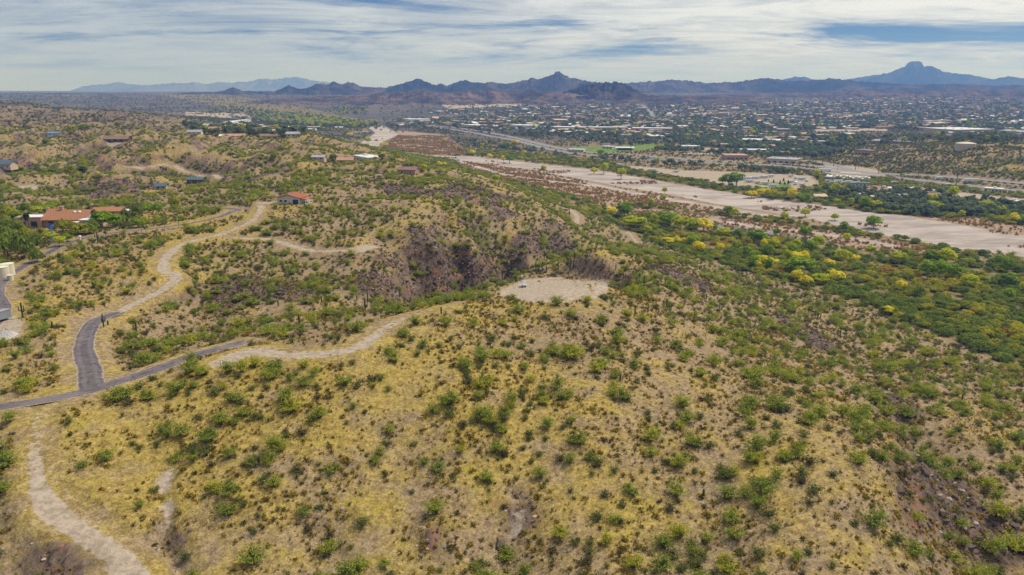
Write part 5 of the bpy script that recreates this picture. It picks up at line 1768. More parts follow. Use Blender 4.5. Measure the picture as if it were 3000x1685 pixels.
def small_hill_house(u, v, wd, dp, ht, roofm, wallm, label, rz=0.0, pitch=1.6, name='hill_house'):
    h = empty(name)
    x, y, z = at(h, u, v, rz)
    MB().gable_wall(-wd / 2, wd / 2, 0, dp, -1.5, ht, pitch).build('wall', M[wallm], h)
    MB().gable(-wd / 2, wd / 2, 0, dp, ht + 0.15, pitch + 0.12, 0.7).build('roof', M[roofm], h)
    for i in range(max(2, int(wd / 5))):
        window(h, -wd / 2 + (i + 0.5) * wd / max(2, int(wd / 5)), -0.02, 0.9, 1.6, 1.2)
    tag(h, label, 'house', 'houses on the hills')
    _blockers.append((x, y + dp / 2, wd * 0.62))


def tank(u, v, r, h, mat, label, group=None):
    t = empty('water_tank')
    x, y, z = at(t, u, v)
    MB().lathe([(r, -0.8), (r, h)], 0, 0, 28).build('shell', M[mat], t)
    MB().lathe([(r + 0.06, h), (r + 0.06, h + 0.12), (r * 0.5, h + r * 0.12), (0.15, h + r * 0.17)], 0, 0, 28).build('roof', M[mat], t)
    m = MB()
    for k in range(int(h / 0.5)):
        m.box(-0.25, 0.25, -r - 0.16, -r - 0.11, 0.4 + k * 0.5, 0.45 + k * 0.5)
    m.box(-0.3, -0.25, -r - 0.18, -r - 0.08, 0.1, h).box(0.25, 0.3, -r - 0.18, -r - 0.08, 0.1, h)
    m.build('ladder', M['metal_grey'], t)
    tag(t, label, 'water tank', group)
    _blockers.append((x, y, r + 2))


def mast_trailer():
    t = empty('mast_trailer')
    x, y, z = at(t, 1316, 722, R(15))
    MB().box(-1.7, 1.7, -0.9, 0.9, 0.45, 1.0).box(-1.2, 1.2, -0.7, 0.7, 1.0, 1.35).build('trailer_bed', M['metal_white'], t)
    for sx in (-0.7, 0.7):
        for sy in (-1.0, 1.0):
            w_ = MB().tube((sx, sy - 0.1, 0.38), (sx, sy + 0.1, 0.38), 0.38, n=14).build('wheel', M['rubber'], t)
    MB().tube((-0.6, 0, 1.3), (-0.6, 0, 6.6), 0.11, 0.07, 8).build('mast', M['metal_white'], t)
    MB().lathe([(0.02, 0), (0.32, 0.1), (0.5, 0.32)], 0, 0, 12).build('dish', M['metal_white'], t).location = (-0.6, -0.1, 5.2)
    p = MB()
    p.add([(-0.1, -1.0, 2.2), (1.5, -1.0, 2.2), (1.5, 0.1, 3.3), (-0.1, 0.1, 3.3), (-0.1, -1.05, 2.26), (1.5, -1.05, 2.26), (1.5, 0.05, 3.36), (-0.1, 0.05, 3.36)], [(3, 2, 1, 0), (4, 5, 6, 7), (0, 1, 5, 4), (1, 2, 6, 5), (2, 3, 7, 6), (3, 0, 4, 7)])
    p.build('solar_panel', M['metal_grey'], t)
    MB().tube((0.7, -0.2, 1.3), (0.7, -0.35, 2.85), 0.06, n=6).build('panel_post', M['metal_white'], t)
    tag(t, 'white trailer with a mast and dish on the round pad', 'mast trailer')


def windmill():
    t = empty('windmill')
    x, y, z = at(t, 137, 633)
    H = 10.5
    for a in range(4):
        q = a * math.pi / 2 + 0.6
        MB().tube((1.2 * math.cos(q), 1.2 * math.sin(q), -0.3), (0.15 * math.cos(q), 0.15 * math.sin(q), H), 0.07, 0.05, 5).build('leg', M['metal_grey'], t)
    m = MB()
    for k in range(1, 6):
        f = 1 - k / 6.5
        for a in range(4):
            q, q2 = a * math.pi / 2 + 0.6, (a + 1) * math.pi / 2 + 0.6
            m.tube((1.2 * f * math.cos(q), 1.2 * f * math.sin(q), H * k / 6.5), (1.2 * f * math.cos(q2), 1.2 * f * math.sin(q2), H * k / 6.5), 0.04, n=4)
    m.build('lattice', M['metal_grey'], t)['kind'] = 'stuff'
    wh = MB().tube((0, -0.55, H + 0.2), (0, -0.35, H + 0.2), 0.18, n=10).build('hub', M['metal_blue'], t)
    for k in range(14):
        a = 6.283 * k / 14
        c, s = math.cos(a), math.sin(a)
        b = MB()
        pts = [(0.25, -0.06), (1.25, -0.24), (1.25, 0.24), (0.25, 0.06)]
        vv = [(r_ * c - w_ * s, -0.5 + w_ * 0.4, H + 0.2 + r_ * s + w_ * c) for r_, w_ in pts] + [(r_ * c - w_ * s, -0.47 + w_ * 0.4, H + 0.2 + r_ * s + w_ * c) for r_, w_ in pts]
        b.add(vv, [(0, 1, 2, 3), (7, 6, 5, 4), (0, 4, 5, 1), (1, 5, 6, 2), (2, 6, 7, 3), (3, 7, 4, 0)]).build('blade', M['metal_blue'], wh)
    MB().box(-0.03, 0.03, 0.0, 1.1, H + 0.15, H + 0.22).box(-0.03, 0.03, 1.1, 2.1, H - 0.25, H + 0.6).build('tail', M['metal_blue'], t)
    tag(t, 'blue bladed farm windmill on a lattice tower beside the lane', 'windmill')


def site_corner():
    """the work site on the west edge: truck, box trailer and gravel heap"""
    x, y, z = spot(-4, 810)
    t = empty('box_trailer', (x, y, z), R(70))
    MB().box(-3.4, 3.4, -1.2, 1.2, 0.75, 3.1).build('body', M['metal_grey'], t)
    MB().box(-3.5, 3.5, -1.28, 1.28, 3.1, 3.25).build('roof', M['roof_grey'], t)
    for sx in (-1.6, -0.5):
        for sy in (-1.1, 1.1):
            MB().tube((sx, sy - 0.12, 0.4), (sx, sy + 0.12, 0.4), 0.4, n=12).build('wheel', M['rubber'], t)
    MB().box(3.4, 4.9, -0.1, 0.1, 0.6, 0.75).build('hitch', M['metal_grey'], t)
    tag(t, 'grey-blue box trailer parked above the gravel heap', 'trailer')
    x, y, z = spot(-2, 795)
    car((x, y, z), R(20), 'metal_blue', 'pale blue pickup beside the grey trailer', 'pickup_truck', pickup=True)
    x, y, z = spot(18, 802)
    p = empty('yellow_post', (x, y, z))
    MB().tube((0, 0, -0.3), (0, 0, 2.1), 0.16, n=8).build('shaft', M['paint_yellow'], p)
    MB().box(-0.9, 0.9, -0.08, 0.08, 2.1, 2.3).build('crossbar', M['paint_yellow'], p)
    tag(p, 'yellow post with a crossbar beside the grey trailer', 'post')
    x, y, z = spot(12, 846)
    m = bmesh.new()
    bmesh.ops.create_cone(m, segments=26, radius1=4.6, radius2=0.3, depth=2.6, cap_ends=True)
    bmesh.ops.subdivide_edges(m, edges=m.edges[:], cuts=3, use_grid_fill=True)
    r = np.random.default_rng(5)
    for v in m.verts:
        rr = math.hypot(v.co.x, v.co.y)
        v.co.z = 2.5 * math.exp(-(rr / 2.4) ** 2) - 0.2 + r.normal(0, 0.05)
        v.co.x += r.normal(0, 0.06)
    me = bpy.data.meshes.new('gravel_heap')
    m.to_mesh(me)
    m.free()
    me.materials.append(M['pale_gravel'])
    o = link(bpy.data.objects.new('gravel_heap', me))
    o.location = (x, y, z)
    tag(o, 'cone of pale grey gravel on the west edge', 'gravel heap', None, 'thing')
    _blockers.append((x, y, 6))


_veh = {}


def car(loc, rz, mat, label, name='parked_car', group=None, pickup=False):
    key = (mat, pickup)
    if key not in _veh:
        prof = [(-2.2, 0.35), (2.2, 0.35), (2.25, 0.8), (1.25, 0.92), (0.7, 1.45), (-0.6, 1.48) if pickup else (-1.3, 1.48), (-0.75, 0.95) if pickup else (-2.0, 0.98), (-2.25, 0.9)]
        m = MB()
        vv = [(a, -0.9, b) for a, b in prof] + [(a, 0.9, b) for a, b in prof]
        n = len(prof)
        m.add(vv, [(k, (k + 1) % n, n + (k + 1) % n, n + k) for k in range(n)] + [tuple(range(n - 1, -1, -1)), tuple(range(n, 2 * n))])
        body = m.mesh('body', M[mat])
        g = MB()
        g.add([(1.2, -0.78, 0.96), (0.74, -0.78, 1.40), (0.74, 0.78, 1.40), (1.2, 0.78, 0.96), (1.24, -0.78, 0.98), (0.78, -0.78, 1.43), (0.78, 0.78, 1.43), (1.24, 0.78, 0.98)], [(0, 1, 2, 3), (7, 6, 5, 4), (0, 4, 5, 1), (1, 5, 6, 2), (2, 6, 7, 3), (3, 7, 4, 0)])
        e = -0.5 if pickup else -1.2
        for s in (-0.905, 0.905):
            g.box(e, 0.62, min(s, s * 0.98), max(s, s * 0.98), 1.0, 1.36)
        glass = g.mesh('windows', M['glass'])
        wm_ = MB().tube((0, -0.11, 0), (0, 0.11, 0), 0.33, n=12).mesh('wheel', M['rubber'])
        _veh[key] = (body, glass, wm_)
    b, g, w_ = _veh[key]
    o = empty(name, loc, rz)
    link(bpy.data.objects.new('body', b), o)
    link(bpy.data.objects.new('windows', g), o)
    for sx in (-1.4, 1.4):
        for sy in (-0.82, 0.82):
            q = link(bpy.data.objects.new('wheel', w_), o)
            q.location = (sx, sy, 0.33)
    return tag(o, label, 'car' if not pickup else 'pickup', group)


def semi(u, v, rz, cabm, label):
    t = empty('semi_truck')
    at(t, u, v, rz, 0.4)
    MB().box(-8.0, 5.6, -1.3, 1.3, 1.2, 4.1).build('trailer', M['metal_white'], t)
    MB().box(-7.5, 5.0, -0.8, 0.8, 0.8, 1.2).build('chassis', M['metal_grey'], t)
    c = MB()
    prof = [(6.0, 0.6), (9.6, 0.6), (9.7, 1.6), (8.5, 1.9), (8.2, 3.2), (7.4, 3.9), (6.0, 3.9)]
    n = len(prof)
    c.add([(a, -1.2, b) for a, b in prof] + [(a, 1.2, b) for a, b in prof], [(k, (k + 1) % n, n + (k + 1) % n, n + k) for k in range(n)] + [tuple(range(n - 1, -1, -1)), tuple(range(n, 2 * n))])
    c = c.build('cab', M[cabm], t)
    MB().add([(8.5, -1.0, 2.0), (8.26, -1.0, 3.05), (8.26, 1.0, 3.05), (8.5, 1.0, 2.0), (8.55, -1.0, 2.0), (8.31, -1.0, 3.05), (8.31, 1.0, 3.05), (8.55, 1.0, 2.0)], [(0, 1, 2, 3), (7, 6, 5, 4), (0, 4, 5, 1), (1, 5, 6, 2), (2, 6, 7, 3), (3, 7, 4, 0)]).build('windscreen', M['glass'], c)
    wm_ = MB().tube((0, -0.2, 0), (0, 0.2, 0), 0.5, n=12).mesh('wheel', M['rubber'])
    for sx in (-6.8, -5.6, 4.0, 5.1, 8.8):
        for sy in (-1.05, 1.05):
            q = link(bpy.data.objects.new('wheel', wm_), t)
            q.location = (sx, sy, 0.5)
    tag(t, label, 'lorry')


def pole(u, v, ph, kind, label, group):
    x, y, z = spot(u, v)
    f = project(x, y, z)[2]
    h = ph * f / FPX
    t = empty({'u': 'utility_pole', 'l': 'street_lamp', 's': 'survey_stake', 'w': 'white_pole'}[kind], (x, y, z), R(35))
    if kind == 'u':
        MB().tube((0, 0, -0.8), (0, 0, h), 0.42, 0.30, 8).build('mast', M['wood'], t)
        for q in (0.93, 0.85):
            MB().box(-2.2, 2.2, -0.15, 0.15, h * q - 0.15, h * q + 0.15).build('crossarm', M['wood'], t)
    elif kind == 'l':
        MB().tube((0, 0, -0.5), (0, 0, h * 0.93), 0.24, 0.18, 8).build('mast', M['metal_grey'], t)
        m = MB().tube((0, 0, h * 0.92), (1.0, 0, h * 0.98), 0.16, 0.14, 6).tube((1.0, 0, h * 0.98), (3.2, 0, h), 0.14, 0.12, 6)
        m.build('arm', M['metal_grey'], t)
        MB().box(3.0, 4.2, -0.3, 0.3, h - 0.2, h + 0.12).build('lamp_head', M['metal_white'], t)
    else:
        MB().tube((0, 0, -0.4), (0, 0, h), 0.09 if kind == 's' else 0.3, 0.07 if kind == 's' else 0.2, 6).build('shaft', M['paint_white'], t)
        MB().box(-0.12, 0.12, -0.12, 0.12, h, h + 0.12).build('cap', M['paint_white'] if kind == 'w' else M['paint_yellow'], t)
    tag(t, label, {'u': 'utility pole', 'l': 'street lamp', 's': 'stake', 'w': 'pole'}[kind], group)


def block(name, cat, group, us, v, height, wallm, roofm, label, depth=None, pitched=False, bays=6, rz=None):
    """a long building read off the picture: from us[0] to us[1] along its foot at v"""
    xa, ya, za = spot(us[0], v if np.ndim(v) == 0 else v[0])
    xb, yb, zb = spot(us[1], v if np.ndim(v) == 0 else v[1])
    L = math.hypot(xb - xa, yb - ya)
    o = empty(name, (xa, ya, min(za, zb)), math.atan2(yb - ya, xb - xa))
    D = depth or L * 0.4
    if pitched:
        MB().gable_wall(0, L, 0, D, -2, height, D * 0.16).build('wall', M[wallm], o)
        MB().gable(0, L, 0, D, height + 0.2, D * 0.16 + 0.15, 0.8).build('roof', M[roofm], o)
    else:
        MB().box(0, L, 0, D, -2, height).build('wall', M[wallm], o)
        MB().box(-0.6, L + 0.6, -0.6, D + 0.6, height, height + 0.7).build('roof', M[roofm], o)
        for i in range(max(1, int(L / 22))):
            MB().box(8 + i * 20, 11 + i * 20, D * 0.4, D * 0.4 + 3, height + 0.7, height + 2.2).build('cooler', M['metal_white'], o)
    for i in range(bays):
        xx = L * (i + 0.5) / bays
        window(o, xx, -0.03, 0.9, L / bays * 0.5, min(2.4, height * 0.5), 'y', 'paint_white')
    tag(o, label, cat, group)
    _blockers.append((o.location.x + math.cos(o.rotation_euler.z) * L / 2, o.location.y + D / 2, L * 0.5))


def rv(protoc, u, v, rz, label, k):
    o = copy_tree(protoc[k])
    x, y, z = spot(u, v)
    o.location, o.rotation_euler = (x, y, z + 0.1), (0, 0, rz)
    tag(o, label, 'camper', 'campers and trailers in the lots')
    return o


def rv_forms():
    out = []
    for k, (L, H, bandm) in enumerate(((8.5, 3.0, 'car_silver'), (10.5, 3.3, 'metal_blue'), (6.5, 2.7, 'stucco_tan'))):
        t = empty('camper')
        MB().box(-L / 2, L / 2, -1.25, 1.25, 0.55, H).box(L / 2, L / 2 + 1.2, -1.2, 1.2, 1.5, H - 0.1).build('body', M['metal_white'], t)
        MB().box(-L / 2 + 0.2, L / 2 - 0.2, -1.29, -1.25, 1.0, 1.35).build('stripe', M[bandm], t)
        MB().box(-L / 2 - 0.05, L / 2 + 0.1, -1.3, 1.3, H, H + 0.12).build('roof', M['roof_white'], t)
        for i in range(3):
            MB().box(-L / 2 + 1 + i * L * 0.28, -L / 2 + 2.2 + i * L * 0.28, -1.31, -1.24, 1.6, 2.3).build('window', M['glass'], t)
        for sx in (-0.6, 0.5):
            MB().tube((sx, -1.15, 0.36), (sx, 1.15, 0.36), 0.36, n=10).build('axle_wheels', M['rubber'], t)
        out.append(t)
    return out


def build_made_things():
    ranch_house()
    guest_house()
    red_roof_house()
    small_hill_house(490, 462, 12, 7, 2.8, 'roof_blue', 'wood', 'small house with a dark blue roof among the ravines', R(-4))
    small_hill_house(405, 478, 6.5, 5, 2.4, 'roof_blue', 'stucco_tan', 'low shed with a bluish roof in the ravine', R(10))
    small_hill_house(6, 424, 16, 9, 3.4, 'roof_blue', 'stucco_tan', 'large dark teal roofed house on the west edge', R(-8), 3.0)
    small_hill_house(290, 357, 24, 11, 2.6, 'roof_brown', 'rock_dark', 'dark red-brown house on an orange pad', R(3), 3.0)
    small_hill_house(137, 342, 15, 8, 3.0, 'metal_blue', 'stucco_white', 'pale shed with a blue roof among the west hill trees', R(3), 1.2, 'shed')
    small_hill_house(675, 332, 26, 11, 3.2, 'tile_red', 'stucco_tan', 'long salmon roofed building below the bare crest', R(3), 2.5)
    small_hill_house(868, 412, 13, 8, 2.8, 'tile_pale', 'stucco_pink', 'faded red roofed house among dark trees behind the tan hill', R(3), 2.0)
    small_hill_house(800, 404, 10, 6, 2.5, 'roof_grey', 'stucco_tan', 'grey roofed house beside the green valley trees', R(-5), 1.4)
    small_hill_house(1022, 438, 14, 9, 3.0, 'roof_brown', 'stucco_pink', 'brown roofed house at the edge of the valley trees', R(-15), 1.8)
    tank(6, 698, 2.5, 3.9, 'tank_cream', 'front cream water tank on the west edge', 'cream water tanks')
    tank(21, 692, 2.3, 4.2, 'tank_cream', 'rear cream water tank beside the lane', 'cream water tanks')
    tank(27, 705, 1.0, 1.8, 'tank_cream', 'small cream tank before the two big tanks', 'cream water tanks')
    tank(2427, 379, 13.0, 10.0, 'tank_tan', 'big tan tank on the eastern hilltop')
    mast_trailer()
    windmill()
    site_corner()
    for i, (u, v, h, lab) in enumerate(((2120, 1279, 24, 'white stake on the slope below the east corner'), (2428, 1014, 13, 'white stake on the ridge beyond the gully, upper one'), (2403, 1056, 20, 'white stake on the ridge beyond the gully, lower one'), (794, 808, 16, 'white stake behind the gravel driveway'), (2460, 1190, 20, 'white stake above the dark gully cliff'))):
        pole(u, v, h, 's', lab, 'white survey stakes')
    pole(1149, 449, 26, 'w', 'tall white pole at the edge of the valley trees', None)
    pole(780, 447, 20, 'u', 'dark pole on the tan hill', 'utility poles')
    # ---- highway side
    for i, (u, v, h) in enumerate(((2069, 413, 23), (2097, 418, 28), (2152, 427, 28), (2210, 437, 28), (2310, 445, 20), (2404, 473, 35), (2083, 407, 16), (1587, 383, 18), (2270, 352, 22), (2190, 352, 20))):
        nm = ['west of the roundabout by the shop yard', 'tallest west of the roundabout', 'above the roundabout', 'east of the roundabout', 'beside the two lamps on the eastern highway', 'beside the rig on the eastern highway', 'behind the shop yard', 'beside the park lawn', 'far among the eastern stores', 'far beyond the yellow field'][i]
        pole(u, v, h, 'u', f'dark utility pole {nm}', 'utility poles')
    for i, (u, v, h) in enumerate(((2019, 428, 20), (2072, 431, 17), (2107, 430, 16), (2160, 424, 14), (2234, 443, 20), (2244, 440, 13), (2306, 446, 16))):
        nm = ['before the long grey shop', 'beside the white box van', 'at the west mouth of the roundabout', 'on the roundabout island side', 'on the river side east of the roundabout', 'on the town side east of the roundabout', 'beside the dark pole on the eastern highway'][i]
        pole(u, v, h, 'l', f'curved street lamp {nm}', 'street lamps')
    hx = lambda u, v: tuple(np.add(spot(u, v), (0, 0, 0.35)))
    for i, (u, v, m) in enumerate(((1985, 426.0, 'car_dark'), (2013, 427.5, 'car_dark'), (2038, 429, 'metal_blue'), (2232, 443, 'car_dark'), (2241, 445.5, 'car_dark'), (2272, 446, 'car_silver'), (2302, 450, 'red'), (2544, 474, 'car_silver'), (1366, 368, 'metal_white'), (1342, 362, 'car_silver'), (1311, 354, 'metal_white'), (1385, 372, 'car_dark'), (1440, 381, 'car_silver'), (1712, 403, 'metal_white'), (1760, 407, 'car_dark'))):
        cn = {'car_dark': 'dark', 'metal_blue': 'blue', 'car_silver': 'silver', 'red': 'red', 'metal_white': 'white'}[m]
        wh = ['before the long grey shop', 'behind the dark lead car', 'just west of the roundabout', 'just east of the roundabout', 'closing up east of the roundabout', 'past the two lamps', 'past the eastern pole', 'on the eastern edge', 'on the bend before the park', 'on the upper bend', 'at the start of the bend', 'leaving the bend', 'beside the park lawn', 'before the car yard', 'by the tan shop'][i]
        car(hx(u, v), R(-8 if u > 1900 else -35), m, f'{cn} car on the highway {wh}', 'car', 'cars on the highway')
    semi(2444, 459, R(172), 'metal_white', 'white rig with a long trailer on the eastern highway')
    semi(1642, 400.5, R(172), 'metal_blue', 'blue and white rig on the highway by the brown field')
    semi(2075, 432.5, R(170), 'metal_white', 'white box truck on the highway before the roundabout')
    # roundabout island
    x, y, z = spot(2140, 436)
    c = empty('roundabout_island', (x, y, z + 0.3))
    MB().lathe([(13, -0.5), (13, 0.25), (12.6, 0.3)], 0, 0, 32).build('kerb', M['concrete'], c)
    MB().lathe([(12, 0.2), (11, 0.5), (4, 0.9)], 0, 0, 32).build('planting_bed', M['gravel'], c)
    tag(c, 'round kerbed island in the middle of the highway roundabout', 'traffic island')
    # park shade roof
    x, y, z = spot(1572, 378)
    p = empty('shade_shelter', (x, y, z), R(-6))
    MB().gable(-17, 17, 0, 16, 4.2, 1.6, 0.4).build('roof', M['roof_white'], p)
    for sx in (-15, -5, 5, 15):
        for sy in (1, 15):
            MB().box(sx - 0.3, sx + 0.3, sy - 0.3, sy + 0.3, -1, 4.4).build('post', M['metal_grey'], p)
    MB().box(-13, 13, 9, 12, -1, 3).build('back_wall', M['metal_blue'], p)
    tag(p, 'large white-roofed open shelter on the park lawn', 'shelter')
    # river access shelter
    x, y, z = spot(1424, 535)
    p = empty('shade_shelter', (x, y, z), R(-10))
    MB().box(-3, 3, -2, 2, 2.6, 2.8).build('roof', M['wood'], p)
    for sx in (-2.7, 2.7):
        for sy in (-1.7, 1.7):
            MB().box(sx - 0.12, sx + 0.12, sy - 0.12, sy + 0.12, -0.5, 2.6).build('post', M['wood'], p)
    tag(p, 'small dark wooden ramada beside the sandy access track', 'shelter')
    # ---- named buildings of the town
    G = 'larger buildings of the town'
    B = [((1926, 2002), (409, 412), 6.0, 'stucco_tan', 'roof_grey', 'long low shop with a grey roof beside the highway', 34), ((1826, 1882), 402, 6.5, 'stucco_pink', 'stucco_pink', 'pinkish tan block above the golden verge', 30),
         ((1866, 1945), 385, 5.0, 'stucco_white', 'roof_white', 'long white row with blue trim behind the motels', 26), ((1948, 1994), (391, 392), 5, 'stucco_pink', 'roof_brown', 'brown-roofed block east of the white row', 22), ((1992, 2030), 385, 5, 'stucco_white', 'roof_white', 'white hall at the east end of the white row', 26),
         ((1872, 1968), 360, 6.0, 'stucco_tan', 'roof_white', 'wide white-roofed store behind dark trees', 50), ((2190, 2288), 362, 5.5, 'stucco_pink', 'roof_grey', 'purple-grey row of units below the yellow field', 36), ((2222, 2290), 356, 5.0, 'stucco_tan', 'roof_brown', 'brown row behind the purple-grey units', 36),
         ((2402, 2500), 337, 9, 'stucco_tan', 'roof_white', 'big store with a pale arched front on the east side', 90), ((2502, 2572), 340, 9, 'stucco_tan', 'roof_grey', 'big grey-roofed store on the far east side', 80), ((2150, 2190), 389, 7, 'stucco_pink', 'roof_brown', 'square brown house on the bare eastern slope', 24),
         ((1028, 1056), 309, 11, 'stucco_white', 'roof_white', 'white domed hall at the west end of town', 60), ((1012, 1030), 306, 8, 'stucco_white', 'roof_white', 'white warehouse beside the domed hall', 60), ((1162, 1238), 322, 8, 'stucco_tan', 'roof_white', 'long tan store near the highway start', 50),
         ((1282, 1346), 323, 8, 'stucco_white', 'roof_white', 'long white store row in the town centre', 50), ((1385, 1470), 327, 7, 'stucco_pink', 'roof_white', 'western half of the pale shop strip', 40), ((1480, 1580), 328, 7, 'stucco_tan', 'roof_white', 'middle of the pale shop strip', 40), ((1590, 1690), 330, 7, 'stucco_pink', 'roof_white', 'eastern half of the pale shop strip', 40),
         ((1430, 1468), 382.5, 4.5, 'stucco_white', 'roof_white', 'white shed at the west end of the park lawn', 14), ((2075, 2090), (453, 454), 4, 'stucco_tan', 'roof_white', 'white-roofed store shed in the camper yard', 12),
         ((2144, 2172), (497, 498), 3.5, 'stucco_white', 'roof_white', 'white-roofed mobile home near the bank trees', 9), ((2232, 2268), (499, 500), 4, 'wood', 'roof_grey', 'dark barn with a ribbed grey roof', 14), ((2475, 2520), (482, 485), 3.6, 'stucco_white', 'roof_white', 'long white mobile home in the dusty lot', 10), ((2520, 2568), (512, 518), 3.6, 'stucco_white', 'roof_white', 'long white trailer home on the east edge', 9),
         ((2196, 2235), (480, 482), 3.5, 'stucco_white', 'roof_blue', 'pale house with bluish roof among dark trees', 10), ((2140, 2190), (469, 470), 3.5, 'stucco_white', 'roof_blue', 'pale blue row of sheds behind the camper yard', 9), ((2325, 2350), (494, 495), 4, 'stucco_pink', 'roof_brown', 'pinkish hut beside the dark evergreens', 12), ((2110, 2135), 345, 7, 'stucco_tan', 'roof_white', 'small white-roofed school block', 40),
         ((1716, 1760), (376, 377), 6, 'stucco_white', 'roof_white', 'white-fronted motel on the west of the parking rows', 24), ((1778, 1812), (366, 367), 7, 'stucco_white', 'roof_brown', 'cream block behind the motel', 30), ((1640, 1672), 350, 6, 'stucco_white', 'roof_white', 'white block north of the park', 30), ((1515, 1540), (374, 375), 4, 'stucco_white', 'roof_white', 'white pavilion on the park lawn west side', 12),
         ((550, 600), 312, 6, 'stucco_white', 'roof_white', 'white farm building under the cut bank', 20), ((600, 632), 308, 7, 'stucco_white', 'roof_white', 'white two storey house before the yellow cottonwoods', 20), ((520, 548), 318, 5, 'stucco_tan', 'roof_blue', 'pale shed with blue roof below the cut bank', 18), ((890, 925), 404, 4, 'stucco_white', 'roof_white', 'white sheds among the green valley trees', 14)]
    for i, (us, v, h, wm_, rm, lab, dep) in enumerate(B):
        block('town_building', 'building', G, us, v, h, wm_, rm, lab, dep, False, 5 if us[1] - us[0] > 30 else 3)
    x, y, z = spot(1574, 300)
    ch = empty('church', (x, y, z), R(5))
    MB().gable_wall(-16, 16, 0, 14, -2, 9, 5).build('wall', M['stucco_white'], ch)
    MB().gable(-16, 16, 0, 14, 9.2, 5.2, 0.8).build('roof', M['roof_white'], ch)
    MB().box(-5, 5, -4, 5, -2, 17).box(-3.4, 3.4, -2.4, 3.4, 17, 23).build('tower', M['stucco_white'], ch)
    tag(ch, 'white building with a stepped square tower in the old town', 'church')
    _blockers.append((x, y, 18))
    # ---- campers
    forms = rv_forms()
    places = []
    for i in range(7):
        places.append((1868 + i * 11.5, 452 - i * 1.0 + (i % 2) * 1.3, R(10), 'in the sandy yard above the oval lawn'))
    for i in range(4):
        places.append((1884 + i * 20, 459.5 + i * 2.4 + (i == 3) * 4, R(5), 'beside the west end of the oval lawn'))
    for i in range(7):
        places.append((1988 + (i % 4) * 14, 446 + i * 3.6, R(60 if i % 2 else 12), 'in the yard east of the oval lawn'))
    for i in range(14):
        places.append((2082 + i * 8.0, 446 + (i % 3) * 2.0 + i * 0.45, R(65), 'in the white camper row below the roundabout'))
    for i in range(6):
        places.append((2082 + i * 13, 458.5 + (i % 2) * 3.2 + i * 0.7, R(10), 'in the second row of the camper yard'))
    for i in range(9):
        places.append((1722 + i * 8.4, 390.5 + (i % 2) * 1.3, R(70), 'in the white parked row by the motel'))
    for u, v, a, wd in ((2417, 513, 8, 'in the clearing by the bank trees'), (2444, 510, 70, 'standing end on in the clearing'), (2480, 515, 20, 'on the east side of the clearing'), (2248, 462, 10, 'beside the roadside shrubs'), (2360, 452, 5, 'by the dusty frontage road'), (2300, 478, 30, 'near the dark evergreens'), (2385, 468, 12, 'by the pole at the dusty lot'), (2560, 522, 10, 'at the very edge of the trees'), (1640, 431, 10, 'at the pipe yard'), (1612, 428, 40, 'on the west side of the pipe yard'), (1700, 434, 20, 'in the middle of the pipe yard'), (1560, 418, 10, 'beside the brown field')):
        places.append((u, v, R(a), wd))
    cnt = {}
    for i, (u, v, a, wd) in enumerate(places):
        k = i % 3
        n = cnt.get((k, wd), 0)
        cnt[(k, wd)] = n + 1
        nm = ['silver-striped', 'long blue-striped', 'short tan-striped'][k]
        rv(forms, u, v, a, f'{ordinal(n) + " " if n else "westernmost "}{nm} camper {wd}', k)
    for f_ in forms:
        for c in list(f_.children):
            bpy.data.objects.remove(c)
        bpy.data.objects.remove(f_)
    # junk and machines of the yards
    rj = np.random.default_rng(77)
    for i, (u, v, m, nm, lab) in enumerate(((2350, 472, 'red', 'red_truck', 'red truck in the dusty lot'), (2388, 467.5, 'red', 'red_truck', 'dark red truck beside the pole'), (1680, 441, 'red', 'red_truck', 'red pickup at the edge of the pipe yard'), (1790, 461, 'red', 'red_truck', 'red pickup beside the tracks'), (2335, 471, 'red', 'red_truck', 'first red truck in the dusty lot'), (2360, 474, 'car_silver', 'parked_car', 'silver car behind the red trucks'), (2240, 520, 'metal_white', 'parked_car', 'white car on the bank among the trees'), (2155, 487, 'metal_blue', 'parked_car', 'blue car beside the mobile home'))):
        car(spot(u, v), rj.uniform(0, 6), m, lab, nm, 'vehicles in the yards', True)
    # conifers on the oval lawn
    for i, (u, v, h) in enumerate(((1933, 459.5, 7), (1946, 460, 8), (1962, 463, 9), (1974, 464.5, 7), (1983, 464, 10), (1971, 457, 9))):
        x, y, z = spot(u, v)
        f = project(x, y, z)[2]
        hh = h * f / FPX
        o = empty('conifer_tree', (x, y, z))
        r = np.random.default_rng(i)
        MB().tube((0, 0, -0.3), (0, 0, hh * 0.5), 0.15, 0.1, 6).build('trunk', M['bark'], o)
        t = r.uniform(0, 1, 260) ** 0.7
        a = r.uniform(0, 6.28, 260)
        rad = (1 - t) * hh * 0.26 + 0.1
        c = np.stack([rad * np.cos(a), rad * np.sin(a), hh * (0.12 + 0.88 * t)], 1)
        n = np.stack([np.cos(a), np.sin(a), np.full(260, 0.6)], 1) + r.normal(0, 0.3, (260, 3))
        link(bpy.data.objects.new('crown', leaf_mesh('crown', c, n, 0.45, [M['lawn_tree']], r)), o)
        tag(o, f'{["westernmost", "second from the west", "third from the west", "low eastern", "tallest eastern", "rear"][i]} dark conifer on the oval lawn', 'tree', 'conifers on the oval lawn')
